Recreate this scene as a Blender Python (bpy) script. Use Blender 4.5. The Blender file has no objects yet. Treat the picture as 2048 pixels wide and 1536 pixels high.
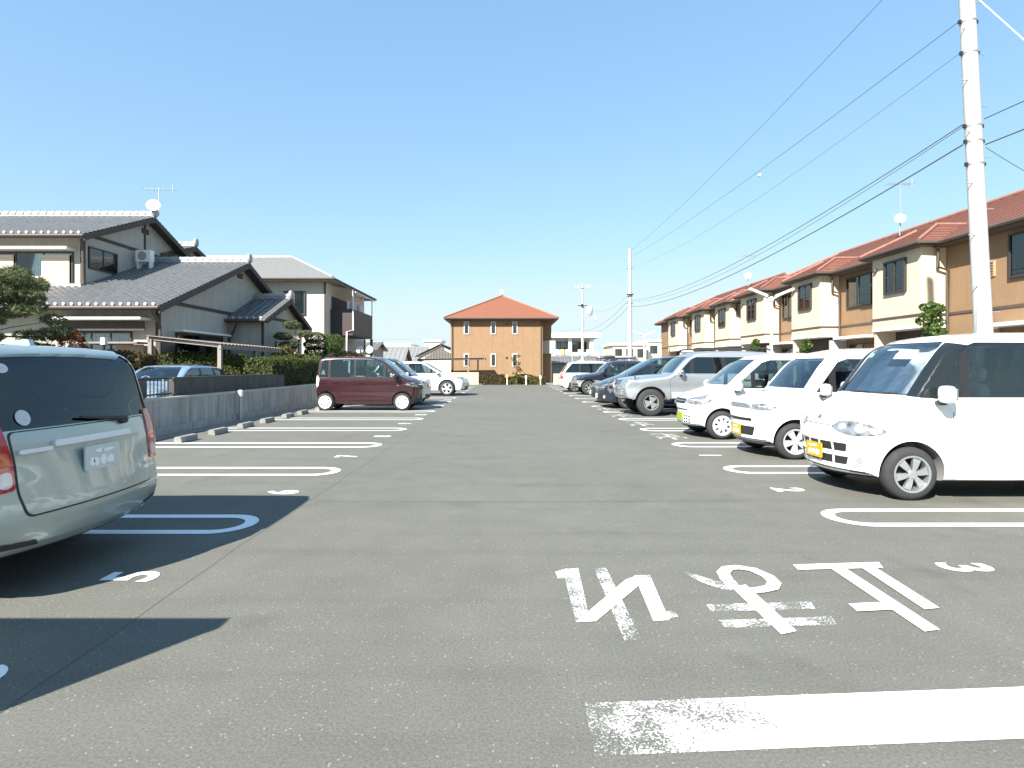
import bpy, bmesh, math, random
import numpy as np
from mathutils import Vector, Matrix
from mathutils.bvhtree import BVHTree
from mathutils.geometry import delaunay_2d_cdt

random.seed(7); np.random.seed(7)
S = bpy.context.scene
COL = S.collection

# ------------------------------------------------------------------ camera
cam_d = bpy.data.cameras.new('camera')
cam_d.sensor_width = 36.0
cam_d.lens = 36.0 * 1150 / 2048
cam_d.shift_x = 10 / 2048
cam_d.shift_y = -35 / 2048
cam_d.clip_start = 0.05
cam_d.clip_end = 4000
cam = bpy.data.objects.new('camera', cam_d)
COL.objects.link(cam)
cam.location = (0, 0, 1.4)
cam.rotation_euler = (math.radians(90), 0, 0)
S.camera = cam

# ------------------------------------------------------------------ sky and sun
SUN_EL = math.radians(39.5)
SUN_AZ = math.atan2(-0.68, -1.0)            # direction towards the sun: behind the viewer, to the left
W = bpy.data.worlds.new('World'); S.world = W
W.use_nodes = True
nt = W.node_tree; nt.nodes.clear()
out = nt.nodes.new('ShaderNodeOutputWorld')
bg = nt.nodes.new('ShaderNodeBackground'); bg.inputs[1].default_value = 0.212
sky = nt.nodes.new('ShaderNodeTexSky'); sky.sky_type = 'NISHITA'; sky.sun_disc = False
sky.sun_elevation = SUN_EL; sky.sun_rotation = SUN_AZ % (2 * math.pi)
sky.air_density = 1.0; sky.dust_density = 0.0; sky.ozone_density = 5.0; sky.altitude = 20
# thin cloud bank low over the horizon
tc = nt.nodes.new('ShaderNodeTexCoord')
mp = nt.nodes.new('ShaderNodeMapping'); mp.inputs['Scale'].default_value = (2.2, 2.2, 11)
nz = nt.nodes.new('ShaderNodeTexNoise'); nz.inputs['Scale'].default_value = 2.3; nz.inputs['Detail'].default_value = 6; nz.inputs['Roughness'].default_value = 0.55
cr = nt.nodes.new('ShaderNodeValToRGB'); cr.color_ramp.elements[0].position = 0.5; cr.color_ramp.elements[1].position = 0.78
sep = nt.nodes.new('ShaderNodeSeparateXYZ')
band = nt.nodes.new('ShaderNodeMapRange'); band.inputs['From Min'].default_value = 0.0; band.inputs['From Max'].default_value = 0.16
band.inputs['To Min'].default_value = 0.55; band.inputs['To Max'].default_value = 0.0
mul = nt.nodes.new('ShaderNodeMath'); mul.operation = 'MULTIPLY'
mix = nt.nodes.new('ShaderNodeMixRGB'); mix.inputs['Color2'].default_value = (1.50, 1.62, 1.68, 1)
L = nt.links.new
L(tc.outputs['Generated'], mp.inputs['Vector']); L(mp.outputs[0], nz.inputs['Vector']); L(nz.outputs['Fac'], cr.inputs[0])
L(tc.outputs['Generated'], sep.inputs[0]); L(sep.outputs['Z'], band.inputs['Value'])
L(cr.outputs[0], mul.inputs[0]); L(band.outputs[0], mul.inputs[1]); L(mul.outputs[0], mix.inputs['Fac'])
gm = nt.nodes.new('ShaderNodeGamma'); gm.inputs[1].default_value = 0.40; hs_ = nt.nodes.new('ShaderNodeHueSaturation'); hs_.inputs['Saturation'].default_value = 1.6; L(sky.outputs[0], gm.inputs[0]); L(gm.outputs[0], hs_.inputs['Color']); 
sr = nt.nodes.new('ShaderNodeSeparateColor'); cb_ = nt.nodes.new('ShaderNodeCombineColor'); L(hs_.outputs[0], sr.inputs[0])
for i_, cap_ in enumerate((1.33, 1.62, 1.75)):      # soft shoulder so that the low sky keeps its colour
    sm = nt.nodes.new('ShaderNodeMath'); sm.operation = 'SMOOTH_MIN'; sm.inputs[1].default_value = cap_; sm.inputs[2].default_value = .45
    L(sr.outputs[i_], sm.inputs[0]); L(sm.outputs[0], cb_.inputs[i_])
L(cb_.outputs[0], mix.inputs['Color1']); L(mix.outputs[0], bg.inputs[0]); L(bg.outputs[0], out.inputs[0])

sun_d = bpy.data.lights.new('sun', 'SUN'); sun_d.energy = 4.6; sun_d.angle = math.radians(0.53); sun_d.color = (1.0, 0.95, 0.87)
sun = bpy.data.objects.new('sun', sun_d); COL.objects.link(sun)
sd = Vector((math.sin(SUN_AZ) * math.cos(SUN_EL), math.cos(SUN_AZ) * math.cos(SUN_EL), math.sin(SUN_EL)))
sun.rotation_euler = (-sd).to_track_quat('-Z', 'Y').to_euler()
sun.location = sd * 60

S.view_settings.view_transform = 'Standard'; S.view_settings.look = 'None'
S.view_settings.gamma = 1.0; S.view_settings.use_curve_mapping = False
S.view_settings.exposure = 1.5

# ------------------------------------------------------------------ materials
MATS = {}
def node_mat(name):
    m = bpy.data.materials.new(name); m.use_nodes = True
    n = m.node_tree; b = n.nodes['Principled BSDF']
    return m, n, b

def mat(name, col, rough=0.6, metal=0.0, coat=0.0, var=0.0, vscale=3.0, bump=0.0, bscale=40.0, spec=0.5, dirt=0.0):
    """plain surface with procedural colour variation, fine relief and wear"""
    if name in MATS: return MATS[name]
    m, n, b = node_mat(name)
    b.inputs['Base Color'].default_value = (*col, 1)
    b.inputs['Roughness'].default_value = rough
    b.inputs['Metallic'].default_value = metal
    b.inputs['Specular IOR Level'].default_value = spec
    if coat:
        b.inputs['Coat Weight'].default_value = coat; b.inputs['Coat Roughness'].default_value = 0.04
    t = n.nodes.new('ShaderNodeTexCoord')
    if var or dirt:
        z = n.nodes.new('ShaderNodeTexNoise'); z.inputs['Scale'].default_value = vscale; z.inputs['Detail'].default_value = 8
        z.inputs['Roughness'].default_value = 0.65
        n.links.new(t.outputs['Object'], z.inputs['Vector'])
        r = n.nodes.new('ShaderNodeMapRange'); r.inputs['From Min'].default_value = 0.3; r.inputs['From Max'].default_value = 0.7
        r.inputs['To Min'].default_value = 1 - var; r.inputs['To Max'].default_value = 1 + var
        n.links.new(z.outputs['Fac'], r.inputs['Value'])
        h = n.nodes.new('ShaderNodeHueSaturation'); h.inputs['Color'].default_value = (*col, 1)
        n.links.new(r.outputs[0], h.inputs['Value']); src = h.outputs[0]
        if dirt:      # vertical streaks
            mpp = n.nodes.new('ShaderNodeMapping'); mpp.inputs['Scale'].default_value = (5, 5, 0.35)
            z2 = n.nodes.new('ShaderNodeTexNoise'); z2.inputs['Scale'].default_value = 1.6; z2.inputs['Detail'].default_value = 7
            n.links.new(t.outputs['Object'], mpp.inputs['Vector']); n.links.new(mpp.outputs[0], z2.inputs['Vector'])
            r2 = n.nodes.new('ShaderNodeMapRange'); r2.inputs['From Min'].default_value = 0.42; r2.inputs['From Max'].default_value = 0.72
            r2.inputs['To Min'].default_value = 0; r2.inputs['To Max'].default_value = dirt
            n.links.new(z2.outputs['Fac'], r2.inputs['Value'])
            mx = n.nodes.new('ShaderNodeMixRGB'); mx.inputs['Color2'].default_value = (col[0] * .45, col[1] * .43, col[2] * .4, 1)
            n.links.new(r2.outputs[0], mx.inputs['Fac']); n.links.new(src, mx.inputs['Color1']); src = mx.outputs[0]
        n.links.new(src, b.inputs['Base Color'])
    if bump:
        z = n.nodes.new('ShaderNodeTexNoise'); z.inputs['Scale'].default_value = bscale; z.inputs['Detail'].default_value = 6
        n.links.new(t.outputs['Object'], z.inputs['Vector'])
        bp = n.nodes.new('ShaderNodeBump'); bp.inputs['Strength'].default_value = bump; bp.inputs['Distance'].default_value = 0.02
        n.links.new(z.outputs['Fac'], bp.inputs['Height']); n.links.new(bp.outputs[0], b.inputs['Normal'])
    MATS[name] = m
    return m

def glass(name, tint, refl=1.0, rough=0.0):
    """thin pane: tinted see-through with a Fresnel reflection"""
    if name in MATS: return MATS[name]
    m, n, b = node_mat(name); n.nodes.remove(b)
    o = n.nodes['Material Output']
    tr = n.nodes.new('ShaderNodeBsdfTransparent'); tr.inputs[0].default_value = (*tint, 1)
    gl = n.nodes.new('ShaderNodeBsdfGlossy'); gl.inputs['Roughness'].default_value = 0.012 + rough; gl.inputs[0].default_value = (.95, .98, 1, 1)
    fr = n.nodes.new('ShaderNodeFresnel'); fr.inputs['IOR'].default_value = 1.55
    mu = n.nodes.new('ShaderNodeMath'); mu.operation = 'MULTIPLY_ADD'; mu.inputs[1].default_value = refl * 1.35; mu.inputs[2].default_value = 0.035
    mx = n.nodes.new('ShaderNodeMixShader')
    n.links.new(fr.outputs[0], mu.inputs[0]); n.links.new(mu.outputs[0], mx.inputs[0])
    n.links.new(tr.outputs[0], mx.inputs[1]); n.links.new(gl.outputs[0], mx.inputs[2]); n.links.new(mx.outputs[0], o.inputs[0])
    MATS[name] = m
    return m

def paint_mat(name, wear, graded=None, col=0.80):
    """worn road paint: holes where the asphalt shows through"""
    if name in MATS: return MATS[name]
    m, n, b = node_mat(name)
    o = n.nodes['Material Output']
    b.inputs['Base Color'].default_value = (col, col, col * 0.985, 1); b.inputs['Roughness'].default_value = 0.75
    t = n.nodes.new('ShaderNodeTexCoord')
    z = n.nodes.new('ShaderNodeTexNoise'); z.inputs['Scale'].default_value = 95; z.inputs['Detail'].default_value = 5; z.inputs['Roughness'].default_value = .7
    z2 = n.nodes.new('ShaderNodeTexNoise'); z2.inputs['Scale'].default_value = 5; z2.inputs['Detail'].default_value = 4
    n.links.new(t.outputs['Object'], z.inputs['Vector']); n.links.new(t.outputs['Object'], z2.inputs['Vector'])
    ad = n.nodes.new('ShaderNodeMath'); ad.operation = 'MULTIPLY_ADD'; ad.inputs[1].default_value = 0.55
    n.links.new(z2.outputs['Fac'], ad.inputs[0]); n.links.new(z.outputs['Fac'], ad.inputs[2])
    val = ad.outputs[0]
    if graded:       # wear grows towards one end (x0 worn .. x1 sound)
        sp = n.nodes.new('ShaderNodeSeparateXYZ'); n.links.new(t.outputs['Object'], sp.inputs[0])
        g = n.nodes.new('ShaderNodeMapRange'); g.inputs['From Min'].default_value = graded[0]; g.inputs['From Max'].default_value = graded[1]
        g.inputs['To Min'].default_value = -graded[2]; g.inputs['To Max'].default_value = 0.16
        n.links.new(sp.outputs['X'], g.inputs['Value'])
        a2 = n.nodes.new('ShaderNodeMath'); a2.operation = 'ADD'; n.links.new(val, a2.inputs[0]); n.links.new(g.outputs[0], a2.inputs[1]); val = a2.outputs[0]
    r = n.nodes.new('ShaderNodeMapRange'); r.inputs['From Min'].default_value = 0.38 + wear; r.inputs['From Max'].default_value = 0.54 + wear
    n.links.new(val, r.inputs['Value'])
    tr = n.nodes.new('ShaderNodeBsdfTransparent'); mx = n.nodes.new('ShaderNodeMixShader')
    n.links.new(r.outputs[0], mx.inputs[0]); n.links.new(tr.outputs[0], mx.inputs[1]); n.links.new(b.outputs[0], mx.inputs[2]); n.links.new(mx.outputs[0], o.inputs[0])
    MATS[name] = m
    return m

def leaf_mat(name, c1, c2, scale=6.0, trans=0.35):
    if name in MATS: return MATS[name]
    m, n, b = node_mat(name)
    o = n.nodes['Material Output']
    t = n.nodes.new('ShaderNodeTexCoord')
    z = n.nodes.new('ShaderNodeTexNoise'); z.inputs['Scale'].default_value = scale; z.inputs['Detail'].default_value = 6; z.inputs['Roughness'].default_value = .8
    n.links.new(t.outputs['Object'], z.inputs['Vector'])
    r = n.nodes.new('ShaderNodeValToRGB'); r.color_ramp.elements[0].position = .35; r.color_ramp.elements[1].position = .66
    r.color_ramp.elements[0].color = (*c1, 1); r.color_ramp.elements[1].color = (*c2, 1)
    n.links.new(z.outputs['Fac'], r.inputs[0]); n.links.new(r.outputs[0], b.inputs['Base Color'])
    b.inputs['Roughness'].default_value = .55; b.inputs['Specular IOR Level'].default_value = .3
    tl = n.nodes.new('ShaderNodeBsdfTranslucent'); n.links.new(r.outputs[0], tl.inputs[0])
    mx = n.nodes.new('ShaderNodeMixShader'); mx.inputs[0].default_value = trans
    n.links.new(b.outputs[0], mx.inputs[1]); n.links.new(tl.outputs[0], mx.inputs[2]); n.links.new(mx.outputs[0], o.inputs[0])
    MATS[name] = m
    return m

def asphalt_mat():
    m, n, b = node_mat('asphalt')
    t = n.nodes.new('ShaderNodeTexCoord'); lk = n.links.new
    def noise(scale, detail=5, rough=.6):
        z = n.nodes.new('ShaderNodeTexNoise'); z.inputs['Scale'].default_value = scale; z.inputs['Detail'].default_value = detail; z.inputs['Roughness'].default_value = rough
        lk(t.outputs['Object'], z.inputs['Vector']); return z
    fine = noise(75, 4, .75); mid = noise(2.2, 6, .6); big = noise(.28, 4, .55)
    vor = n.nodes.new('ShaderNodeTexVoronoi'); vor.inputs['Scale'].default_value = 80; lk(t.outputs['Object'], vor.inputs['Vector'])
    rf = n.nodes.new('ShaderNodeValToRGB'); rf.color_ramp.elements[0].position = .3; rf.color_ramp.elements[1].position = .72
    rf.color_ramp.elements[0].color = (.088, .087, .073, 1); rf.color_ramp.elements[1].color = (.176, .173, .147, 1)
    lk(fine.outputs['Fac'], rf.inputs[0])
    # pale stones in the aggregate
    st = n.nodes.new('ShaderNodeMath'); st.operation = 'GREATER_THAN'; st.inputs[1].default_value = .968
    sc = n.nodes.new('ShaderNodeSeparateColor'); lk(vor.outputs['Color'], sc.inputs[0]); lk(sc.outputs[0], st.inputs[0])
    ds = n.nodes.new('ShaderNodeMath'); ds.operation = 'LESS_THAN'; ds.inputs[1].default_value = .36; lk(vor.outputs['Distance'], ds.inputs[0])
    mm = n.nodes.new('ShaderNodeMath'); mm.operation = 'MULTIPLY'; lk(st.outputs[0], mm.inputs[0]); lk(ds.outputs[0], mm.inputs[1])
    m1 = n.nodes.new('ShaderNodeMixRGB'); m1.inputs['Color2'].default_value = (.27, .262, .225, 1); lk(mm.outputs[0], m1.inputs['Fac']); lk(rf.outputs[0], m1.inputs['Color1'])
    # stains and repairs
    rm = n.nodes.new('ShaderNodeMapRange'); rm.inputs['From Min'].default_value = .32; rm.inputs['From Max'].default_value = .7; rm.inputs['To Min'].default_value = .93; rm.inputs['To Max'].default_value = 1.06
    lk(mid.outputs['Fac'], rm.inputs['Value'])
    rb = n.nodes.new('ShaderNodeMapRange'); rb.inputs['From Min'].default_value = .34; rb.inputs['From Max'].default_value = .66; rb.inputs['To Min'].default_value = .94; rb.inputs['To Max'].default_value = 1.06
    lk(big.outputs['Fac'], rb.inputs['Value'])
    pr = n.nodes.new('ShaderNodeMath'); pr.operation = 'MULTIPLY'; lk(rm.outputs[0], pr.inputs[0]); lk(rb.outputs[0], pr.inputs[1])
    # tyre scuffs across the aisle: long thin streaks in x
    mpn = n.nodes.new('ShaderNodeMapping'); mpn.inputs['Scale'].default_value = (.22, 3.6, 1); lk(t.outputs['Object'], mpn.inputs['Vector'])
    sk = n.nodes.new('ShaderNodeTexNoise'); sk.inputs['Scale'].default_value = 1.0; sk.inputs['Detail'].default_value = 4; lk(mpn.outputs[0], sk.inputs['Vector'])
    rs = n.nodes.new('ShaderNodeMapRange'); rs.inputs['From Min'].default_value = .5; rs.inputs['From Max'].default_value = .72; rs.inputs['To Min'].default_value = 1; rs.inputs['To Max'].default_value = .9
    lk(sk.outputs['Fac'], rs.inputs['Value'])
    p2 = n.nodes.new('ShaderNodeMath'); p2.operation = 'MULTIPLY'; lk(pr.outputs[0], p2.inputs[0]); lk(rs.outputs[0], p2.inputs[1])
    # oil and damp stains
    oil = noise(1.15, 3, .5); ro = n.nodes.new('ShaderNodeMapRange'); ro.inputs['From Min'].default_value = .63; ro.inputs['From Max'].default_value = .74; ro.inputs['To Min'].default_value = 1; ro.inputs['To Max'].default_value = .78
    lk(oil.outputs['Fac'], ro.inputs['Value']); p3 = n.nodes.new('ShaderNodeMath'); p3.operation = 'MULTIPLY'; lk(p2.outputs[0], p3.inputs[0]); lk(ro.outputs[0], p3.inputs[1]); p2 = p3
    hs = n.nodes.new('ShaderNodeHueSaturation'); lk(m1.outputs[0], hs.inputs['Color']); lk(p2.outputs[0], hs.inputs['Value'])
    lk(hs.outputs[0], b.inputs['Base Color'])
    b.inputs['Roughness'].default_value = .88; b.inputs['Specular IOR Level'].default_value = .35
    bp = n.nodes.new('ShaderNodeBump'); bp.inputs['Strength'].default_value = .55; bp.inputs['Distance'].default_value = .006
    lk(fine.outputs['Fac'], bp.inputs['Height']); lk(bp.outputs[0], b.inputs['Normal'])
    MATS['asphalt'] = m
    return m

# ------------------------------------------------------------------ object helpers
ORG = {}
def link(o, parent=None):
    COL.objects.link(o)
    if parent is not None: o.parent = parent
    return o

def tag(o, label=None, category=None, group=None, kind=None):
    if label: o['label'] = label
    if category: o['category'] = category
    if group: o['group'] = group
    if kind: o['kind'] = kind
    return o

def thing(name, label, category, loc=(0, 0, 0), rz=0.0, group=None, world=True):
    o = bpy.data.objects.new(name, None); o.empty_display_size = .2
    COL.objects.link(o); o.location = loc; o.rotation_euler = (0, 0, rz)
    ORG[o] = Vector(loc) if world else Vector((0, 0, 0))
    return tag(o, label, category, group, 'thing' if name.endswith('wall') else None)

def mk(name, verts, faces, mats, parent=None, smooth=None, midx=None):
    """mesh object; verts in the frame the thing is built in"""
    org = ORG.get(parent, Vector((0, 0, 0)))
    me = bpy.data.meshes.new(name)
    if isinstance(verts, np.ndarray):
        v = verts - np.array(org); me.from_pydata(v.tolist(), [], faces)
    else:
        me.from_pydata([(p[0] - org[0], p[1] - org[1], p[2] - org[2]) for p in verts], [], faces)
    for m in (mats if isinstance(mats, (list, tuple)) else [mats]): me.materials.append(m)
    if midx: me.polygons.foreach_set('material_index', midx)
    if smooth is not None:
        me.polygons.foreach_set('use_smooth', [True] * len(me.polygons))
        me.set_sharp_from_angle(angle=math.radians(smooth))
    me.update()
    o = bpy.data.objects.new(name, me); link(o, parent)
    if parent is not None: ORG[o] = org
    return o

class MB:
    """collects boxes, prisms, tubes; build() links them as one mesh"""
    def __init__(s): s.v = []; s.f = []; s.mi = []
    def add(s, vs, fs, mi=0):
        k = len(s.v); s.v += [tuple(p) for p in vs]; s.f += [tuple(i + k for i in f) for f in fs]; s.mi += [mi] * len(fs); return s
    def box(s, x0, x1, y0, y1, z0, z1, mi=0):
        return s.add([(x0, y0, z0), (x1, y0, z0), (x1, y1, z0), (x0, y1, z0), (x0, y0, z1), (x1, y0, z1), (x1, y1, z1), (x0, y1, z1)],
                     [(0, 3, 2, 1), (4, 5, 6, 7), (0, 1, 5, 4), (1, 2, 6, 5), (2, 3, 7, 6), (3, 0, 4, 7)], mi)
    def prism(s, poly, axis, a, b, mi=0):
        """poly of 2D points; axis 'x' -> (y,z), 'y' -> (x,z), 'z' -> (x,y)"""
        def P(p, t): return {'x': (t, p[0], p[1]), 'y': (p[0], t, p[1]), 'z': (p[0], p[1], t)}[axis]
        n = len(poly)
        ar = sum(poly[i][0] * poly[(i + 1) % n][1] - poly[(i + 1) % n][0] * poly[i][1] for i in range(n))
        if (ar < 0): poly = poly[::-1]
        lo, hi = min(a, b), max(a, b)
        vs = [P(p, lo) for p in poly] + [P(p, hi) for p in poly]
        fs = [tuple(range(n))[::-1], tuple(range(n, 2 * n))] + [(i, (i + 1) % n, (i + 1) % n + n, i + n) for i in range(n)]
        if axis == 'y': fs = [f[::-1] for f in fs]
        return s.add(vs, fs, mi)
    def tube(s, pts, r, n=8, mi=0, caps=True):
        pts = [Vector(p) for p in pts]; rr = r if isinstance(r, (list, tuple)) else [r] * len(pts)
        rings = []
        for i, p in enumerate(pts):
            d = (pts[min(i + 1, len(pts) - 1)] - pts[max(i - 1, 0)]).normalized()
            a = d.cross(Vector((0, 0, 1)))
            if a.length < 1e-3: a = d.cross(Vector((0, 1, 0)))
            a.normalize(); b2 = a.cross(d)
            rings.append([p + (a * math.cos(2 * math.pi * k / n) + b2 * math.sin(2 * math.pi * k / n)) * rr[i] for k in range(n)])
        vs = [q for rg in rings for q in rg]; fs = []
        for i in range(len(pts) - 1):
            for k in range(n): fs.append((i * n + k, (i + 1) * n + k, (i + 1) * n + (k + 1) % n, i * n + (k + 1) % n))
        if caps: fs += [tuple(range(n)), tuple(range((len(pts) - 1) * n, len(pts) * n))[::-1]]
        return s.add(vs, fs, mi)
    def lathe(s, prof, c=(0, 0, 0), axis='z', n=20, mi=0, caps=True):
        """prof: list of (radius, height)"""
        vs = []
        for r, h in prof:
            for k in range(n):
                a = 2 * math.pi * k / n; p, q = r * math.cos(a), r * math.sin(a)
                vs.append({'z': (c[0] + p, c[1] + q, c[2] + h), 'y': (c[0] + p, c[1] + h, c[2] - q), 'x': (c[0] + h, c[1] + p, c[2] + q)}[axis])
        m = len(prof); fs = []
        for i in range(m - 1):
            for k in range(n): fs.append((i * n + k, i * n + (k + 1) % n, (i + 1) * n + (k + 1) % n, (i + 1) * n + k))
        if caps: fs += [tuple(range(n))[::-1], tuple(range((m - 1) * n, m * n))]
        return s.add(vs, fs, mi)
    def rbox(s, c, d, e=4.0, n=8, mi=0, rz=0.0, tilt=0.0):
        """rounded box (superellipsoid), centre c, full size d; tilt about y"""
        vs = []; fs = []; sg = lambda x, p: math.copysign(abs(x) ** p, x)
        for i in range(n + 1):
            ph = -math.pi / 2 + math.pi * i / n
            for k in range(2 * n):
                th = math.pi * k / n
                x = sg(math.cos(ph), 2 / e) * sg(math.cos(th), 2 / e) * d[0] / 2
                y = sg(math.cos(ph), 2 / e) * sg(math.sin(th), 2 / e) * d[1] / 2
                z = sg(math.sin(ph), 2 / e) * d[2] / 2
                if tilt: x, z = x * math.cos(tilt) + z * math.sin(tilt), -x * math.sin(tilt) + z * math.cos(tilt)
                if rz: x, y = x * math.cos(rz) - y * math.sin(rz), x * math.sin(rz) + y * math.cos(rz)
                vs.append((c[0] + x, c[1] + y, c[2] + z))
        m2 = 2 * n
        for i in range(n):
            for k in range(m2): fs.append((i * m2 + k, i * m2 + (k + 1) % m2, (i + 1) * m2 + (k + 1) % m2, (i + 1) * m2 + k))
        return s.add(vs, fs, mi)
    def build(s, name, mats, parent=None, smooth=None): return mk(name, s.v, s.f, mats, parent, smooth, s.mi)

def box(name, x0, x1, y0, y1, z0, z1, m, parent=None): return MB().box(x0, x1, y0, y1, z0, z1).build(name, m, parent)
# ------------------------------------------------------------------ ground, asphalt and markings
M_asph = asphalt_mat()
M_soil = mat('soil', (.20, .18, .145), .95, var=.25, vscale=1.2, bump=.6, bscale=30)
M_grav = mat('gravel_strip', (.24, .225, .19), .95, var=.35, vscale=14, bump=.8, bscale=60)
g = mk('ground', [(-1500, -1500, -.03), (1500, -1500, -.03), (1500, 1500, -.03), (-1500, 1500, -.03)], [(0, 1, 2, 3)], M_soil); tag(g, kind='structure')
g = mk('lane_beyond', [(-60, 43.62, -.012), (60, 43.62, -.012), (60, 44.4, -.012), (-60, 44.4, -.012)], [(0, 1, 2, 3)], M_grav); tag(g, kind='structure')
g = mk('gravel_strip', [(-7.05, -16, .004), (-6.62, -16, .004), (-6.62, 43.6, .004), (-7.05, 43.6, .004)], [(0, 1, 2, 3)], M_grav); tag(g, kind='structure')
lot = mk('parking_asphalt', [(-7.1, -16, 0), (8.0, -16, 0), (8.0, 43.6, 0), (-7.1, 43.6, 0)], [(0, 1, 2, 3)], M_asph); tag(lot, kind='structure')
P_new = paint_mat('road_paint', 0.09); P_mid = paint_mat('road_paint_scuffed', 0.25); P_old = paint_mat('road_paint_worn', 0.345)
P_line = paint_mat('road_paint_stop_line', 0.19, (.3, 1.75, .23)); P_fade = paint_mat('road_paint_faded', 0.31, None, .62)
P_far = paint_mat('road_paint_far', .08, None, .7)

def poly_mark(name, polys, m, z=.004, label=None):
    vs = []; fs = []
    for p in polys:
        k = len(vs); vs += [(x, y, z) for x, y in p]
        ar = sum(p[i][0] * p[(i + 1) % len(p)][1] - p[(i + 1) % len(p)][0] * p[i][1] for i in range(len(p)))
        f = tuple(range(k, k + len(p))); fs.append(f if ar > 0 else f[::-1])
    o = mk(name, vs, fs, m, lot)
    if label: o['label'] = label
    return o

def strip_mark(name, pts, w, m, z=.004, closed=False):
    vs = []; n = len(pts)
    for i in range(n):
        a = Vector(pts[max(i - 1, 0)]); b = Vector(pts[min(i + 1, n - 1)]); d = (b - a).normalized(); q = Vector((-d.y, d.x)) * (w / 2); p = Vector(pts[i])
        vs += [(*(p + q), z), (*(p - q), z)]
    return mk(name, vs, [(2 * i, 2 * i + 1, 2 * i + 3, 2 * i + 2) for i in range(n - 1)], m, lot)

def loop_mark(y, tip, end, m, half=.255, w=.115):
    s = 1 if end > tip else -1
    pts = [(end, y + half)] + [(tip + s * (half + w / 2) - s * half * math.sin(a), y + half * math.cos(a)) for a in [math.pi * k / 14 for k in range(15)]] + [(end, y - half)]
    # straight sides slightly uneven, as hand-run lines are
    return strip_mark('bay_line', pts, w, m)

for k in range(15):
    y = 5.11 + 2.56 * k
    if y > 43: break
    loop_mark(y, -2.23, -6.55, P_new if k < 3 else P_far)
for k in range(15):
    y = 5.33 + 2.47 * k
    if y > 43: break
    loop_mark(y, 2.95, 7.5, P_new if k < 3 else P_far)
# the filled line end on the near side of bay 5
pts = [(-6.5, 2.55 + .13), (-2.40, 2.55 + .13)] + [(-2.40 + .13 * math.sin(a), 2.57 + .13 * math.cos(a)) for a in [math.pi * k / 10 for k in range(1, 10)]] + [(-2.40, 2.55 - .11), (-6.5, 2.55 - .11)]
poly_mark('bay_line', [pts], P_new)

def number(txt, x, y, right, m, cap=.33, z=.004):
    c = bpy.data.curves.new('t', 'FONT'); c.body = txt; c.size = cap / .70; c.align_x = 'CENTER'; c.offset = .012; c.resolution_u = 4
    o = bpy.data.objects.new('t', c); COL.objects.link(o)
    me = bpy.data.meshes.new_from_object(o.evaluated_get(bpy.context.evaluated_depsgraph_get()))
    vs = [v.co.copy() for v in me.vertices]; fs = [tuple(p.vertices) for p in me.polygons]
    bpy.data.objects.remove(o); bpy.data.curves.remove(c); bpy.data.meshes.remove(me)
    if right: w = [(x + (v.y - cap / 2), y - v.x * .9, z) for v in vs]
    else: w = [(x - (v.y - cap / 2), y + v.x * .9, z) for v in vs]
    nf = [f if (Vector(w[f[1]]) - Vector(w[f[0]])).cross(Vector(w[f[2]]) - Vector(w[f[0]])).z > 0 else f[::-1] for f in fs]
    mk('bay_number', w, nf, m, lot)
for k, t in enumerate(['5', '6', '7', '8', '9', '10', '11', '12', '13']):
    number(t, -2.5, 3.83 + 2.56 * k, False, P_new if k < 3 else P_far)
for k, t in enumerate(['3', '2', '1']):
    number(t, 3.2, 4.0 + 2.52 * k, True, P_new)
# faded lettering in the bays beyond number 1
for k in range(4):
    y0 = 11.5 + 2.47 * k; x0 = 3.22
    poly_mark('faded_bay_lettering', [
        [(x0 - .25, y0 + .42), (x0 + .28, y0 + .42), (x0 + .28, y0 + .34), (x0 - .25, y0 + .34)],
        [(x0 - .02, y0 + .5), (x0 + .07, y0 + .5), (x0 + .07, y0 - .5), (x0 - .02, y0 - .5)],
        [(x0 - .27, y0 - .05), (x0 + .29, y0 - .05), (x0 + .29, y0 - .14), (x0 - .27, y0 - .14)],
        [(x0 - .06, y0), (x0 - .24, y0 - .42), (x0 - .30, y0 - .36), (x0 - .1, y0 + .04)],
        [(x0 + .1, y0 + .3), (x0 + .27, y0 - .3), (x0 + .33, y0 - .25), (x0 + .16, y0 + .3)]], P_fade)
# stop lettering, read from the far side, and the stop line
T = {'re1': [(.383, 3.951), (.493, 3.991), (.46, 3.206), (.378, 3.151)], 're1b': [(.328, 3.911), (.415, 3.976), (.402, 3.784), (.334, 3.78)],
     're2': [(.603, 3.976), (.688, 3.986), (.688, 2.945), (.599, 2.928)], 're3': [(.377, 3.139), (.488, 3.151), (.846, 3.674), (.857, 3.83), (.774, 3.762)],
     're4': [(.85, 3.84), (.955, 3.849), (.894, 3.164), (.803, 3.151)], 're4b': [(.904, 3.273), (.942, 3.283), (.96, 3.206), (.887, 3.177)],
     'ma_v': [(1.418, 3.631), (1.525, 3.674), (1.527, 3.03), (1.428, 2.992)], 'ma_b1': [(1.165, 3.367), (1.801, 3.407), (1.773, 3.307), (1.162, 3.273)],
     'ma_b2': [(1.163, 3.158), (1.808, 3.206), (1.783, 3.105), (1.163, 3.065)], 'ma_t': [(1.18, 3.911), (1.22, 3.902), (1.427, 3.652), (1.442, 3.57), (1.359, 3.582), (1.259, 3.708)],
     'to_t': [(2.01, 4.042), (2.647, 4.095), (2.603, 3.981), (1.995, 3.941)], 'to_l': [(2.234, 3.961), (2.337, 3.971), (2.293, 3.045), (2.195, 3.021)],
     'to_r': [(2.455, 3.976), (2.553, 3.991), (2.496, 3.317), (2.395, 3.297)], 'to_s': [(2.004, 3.374), (2.195, 3.396), (2.248, 3.297), (1.99, 3.269)]}
z = .004
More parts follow.
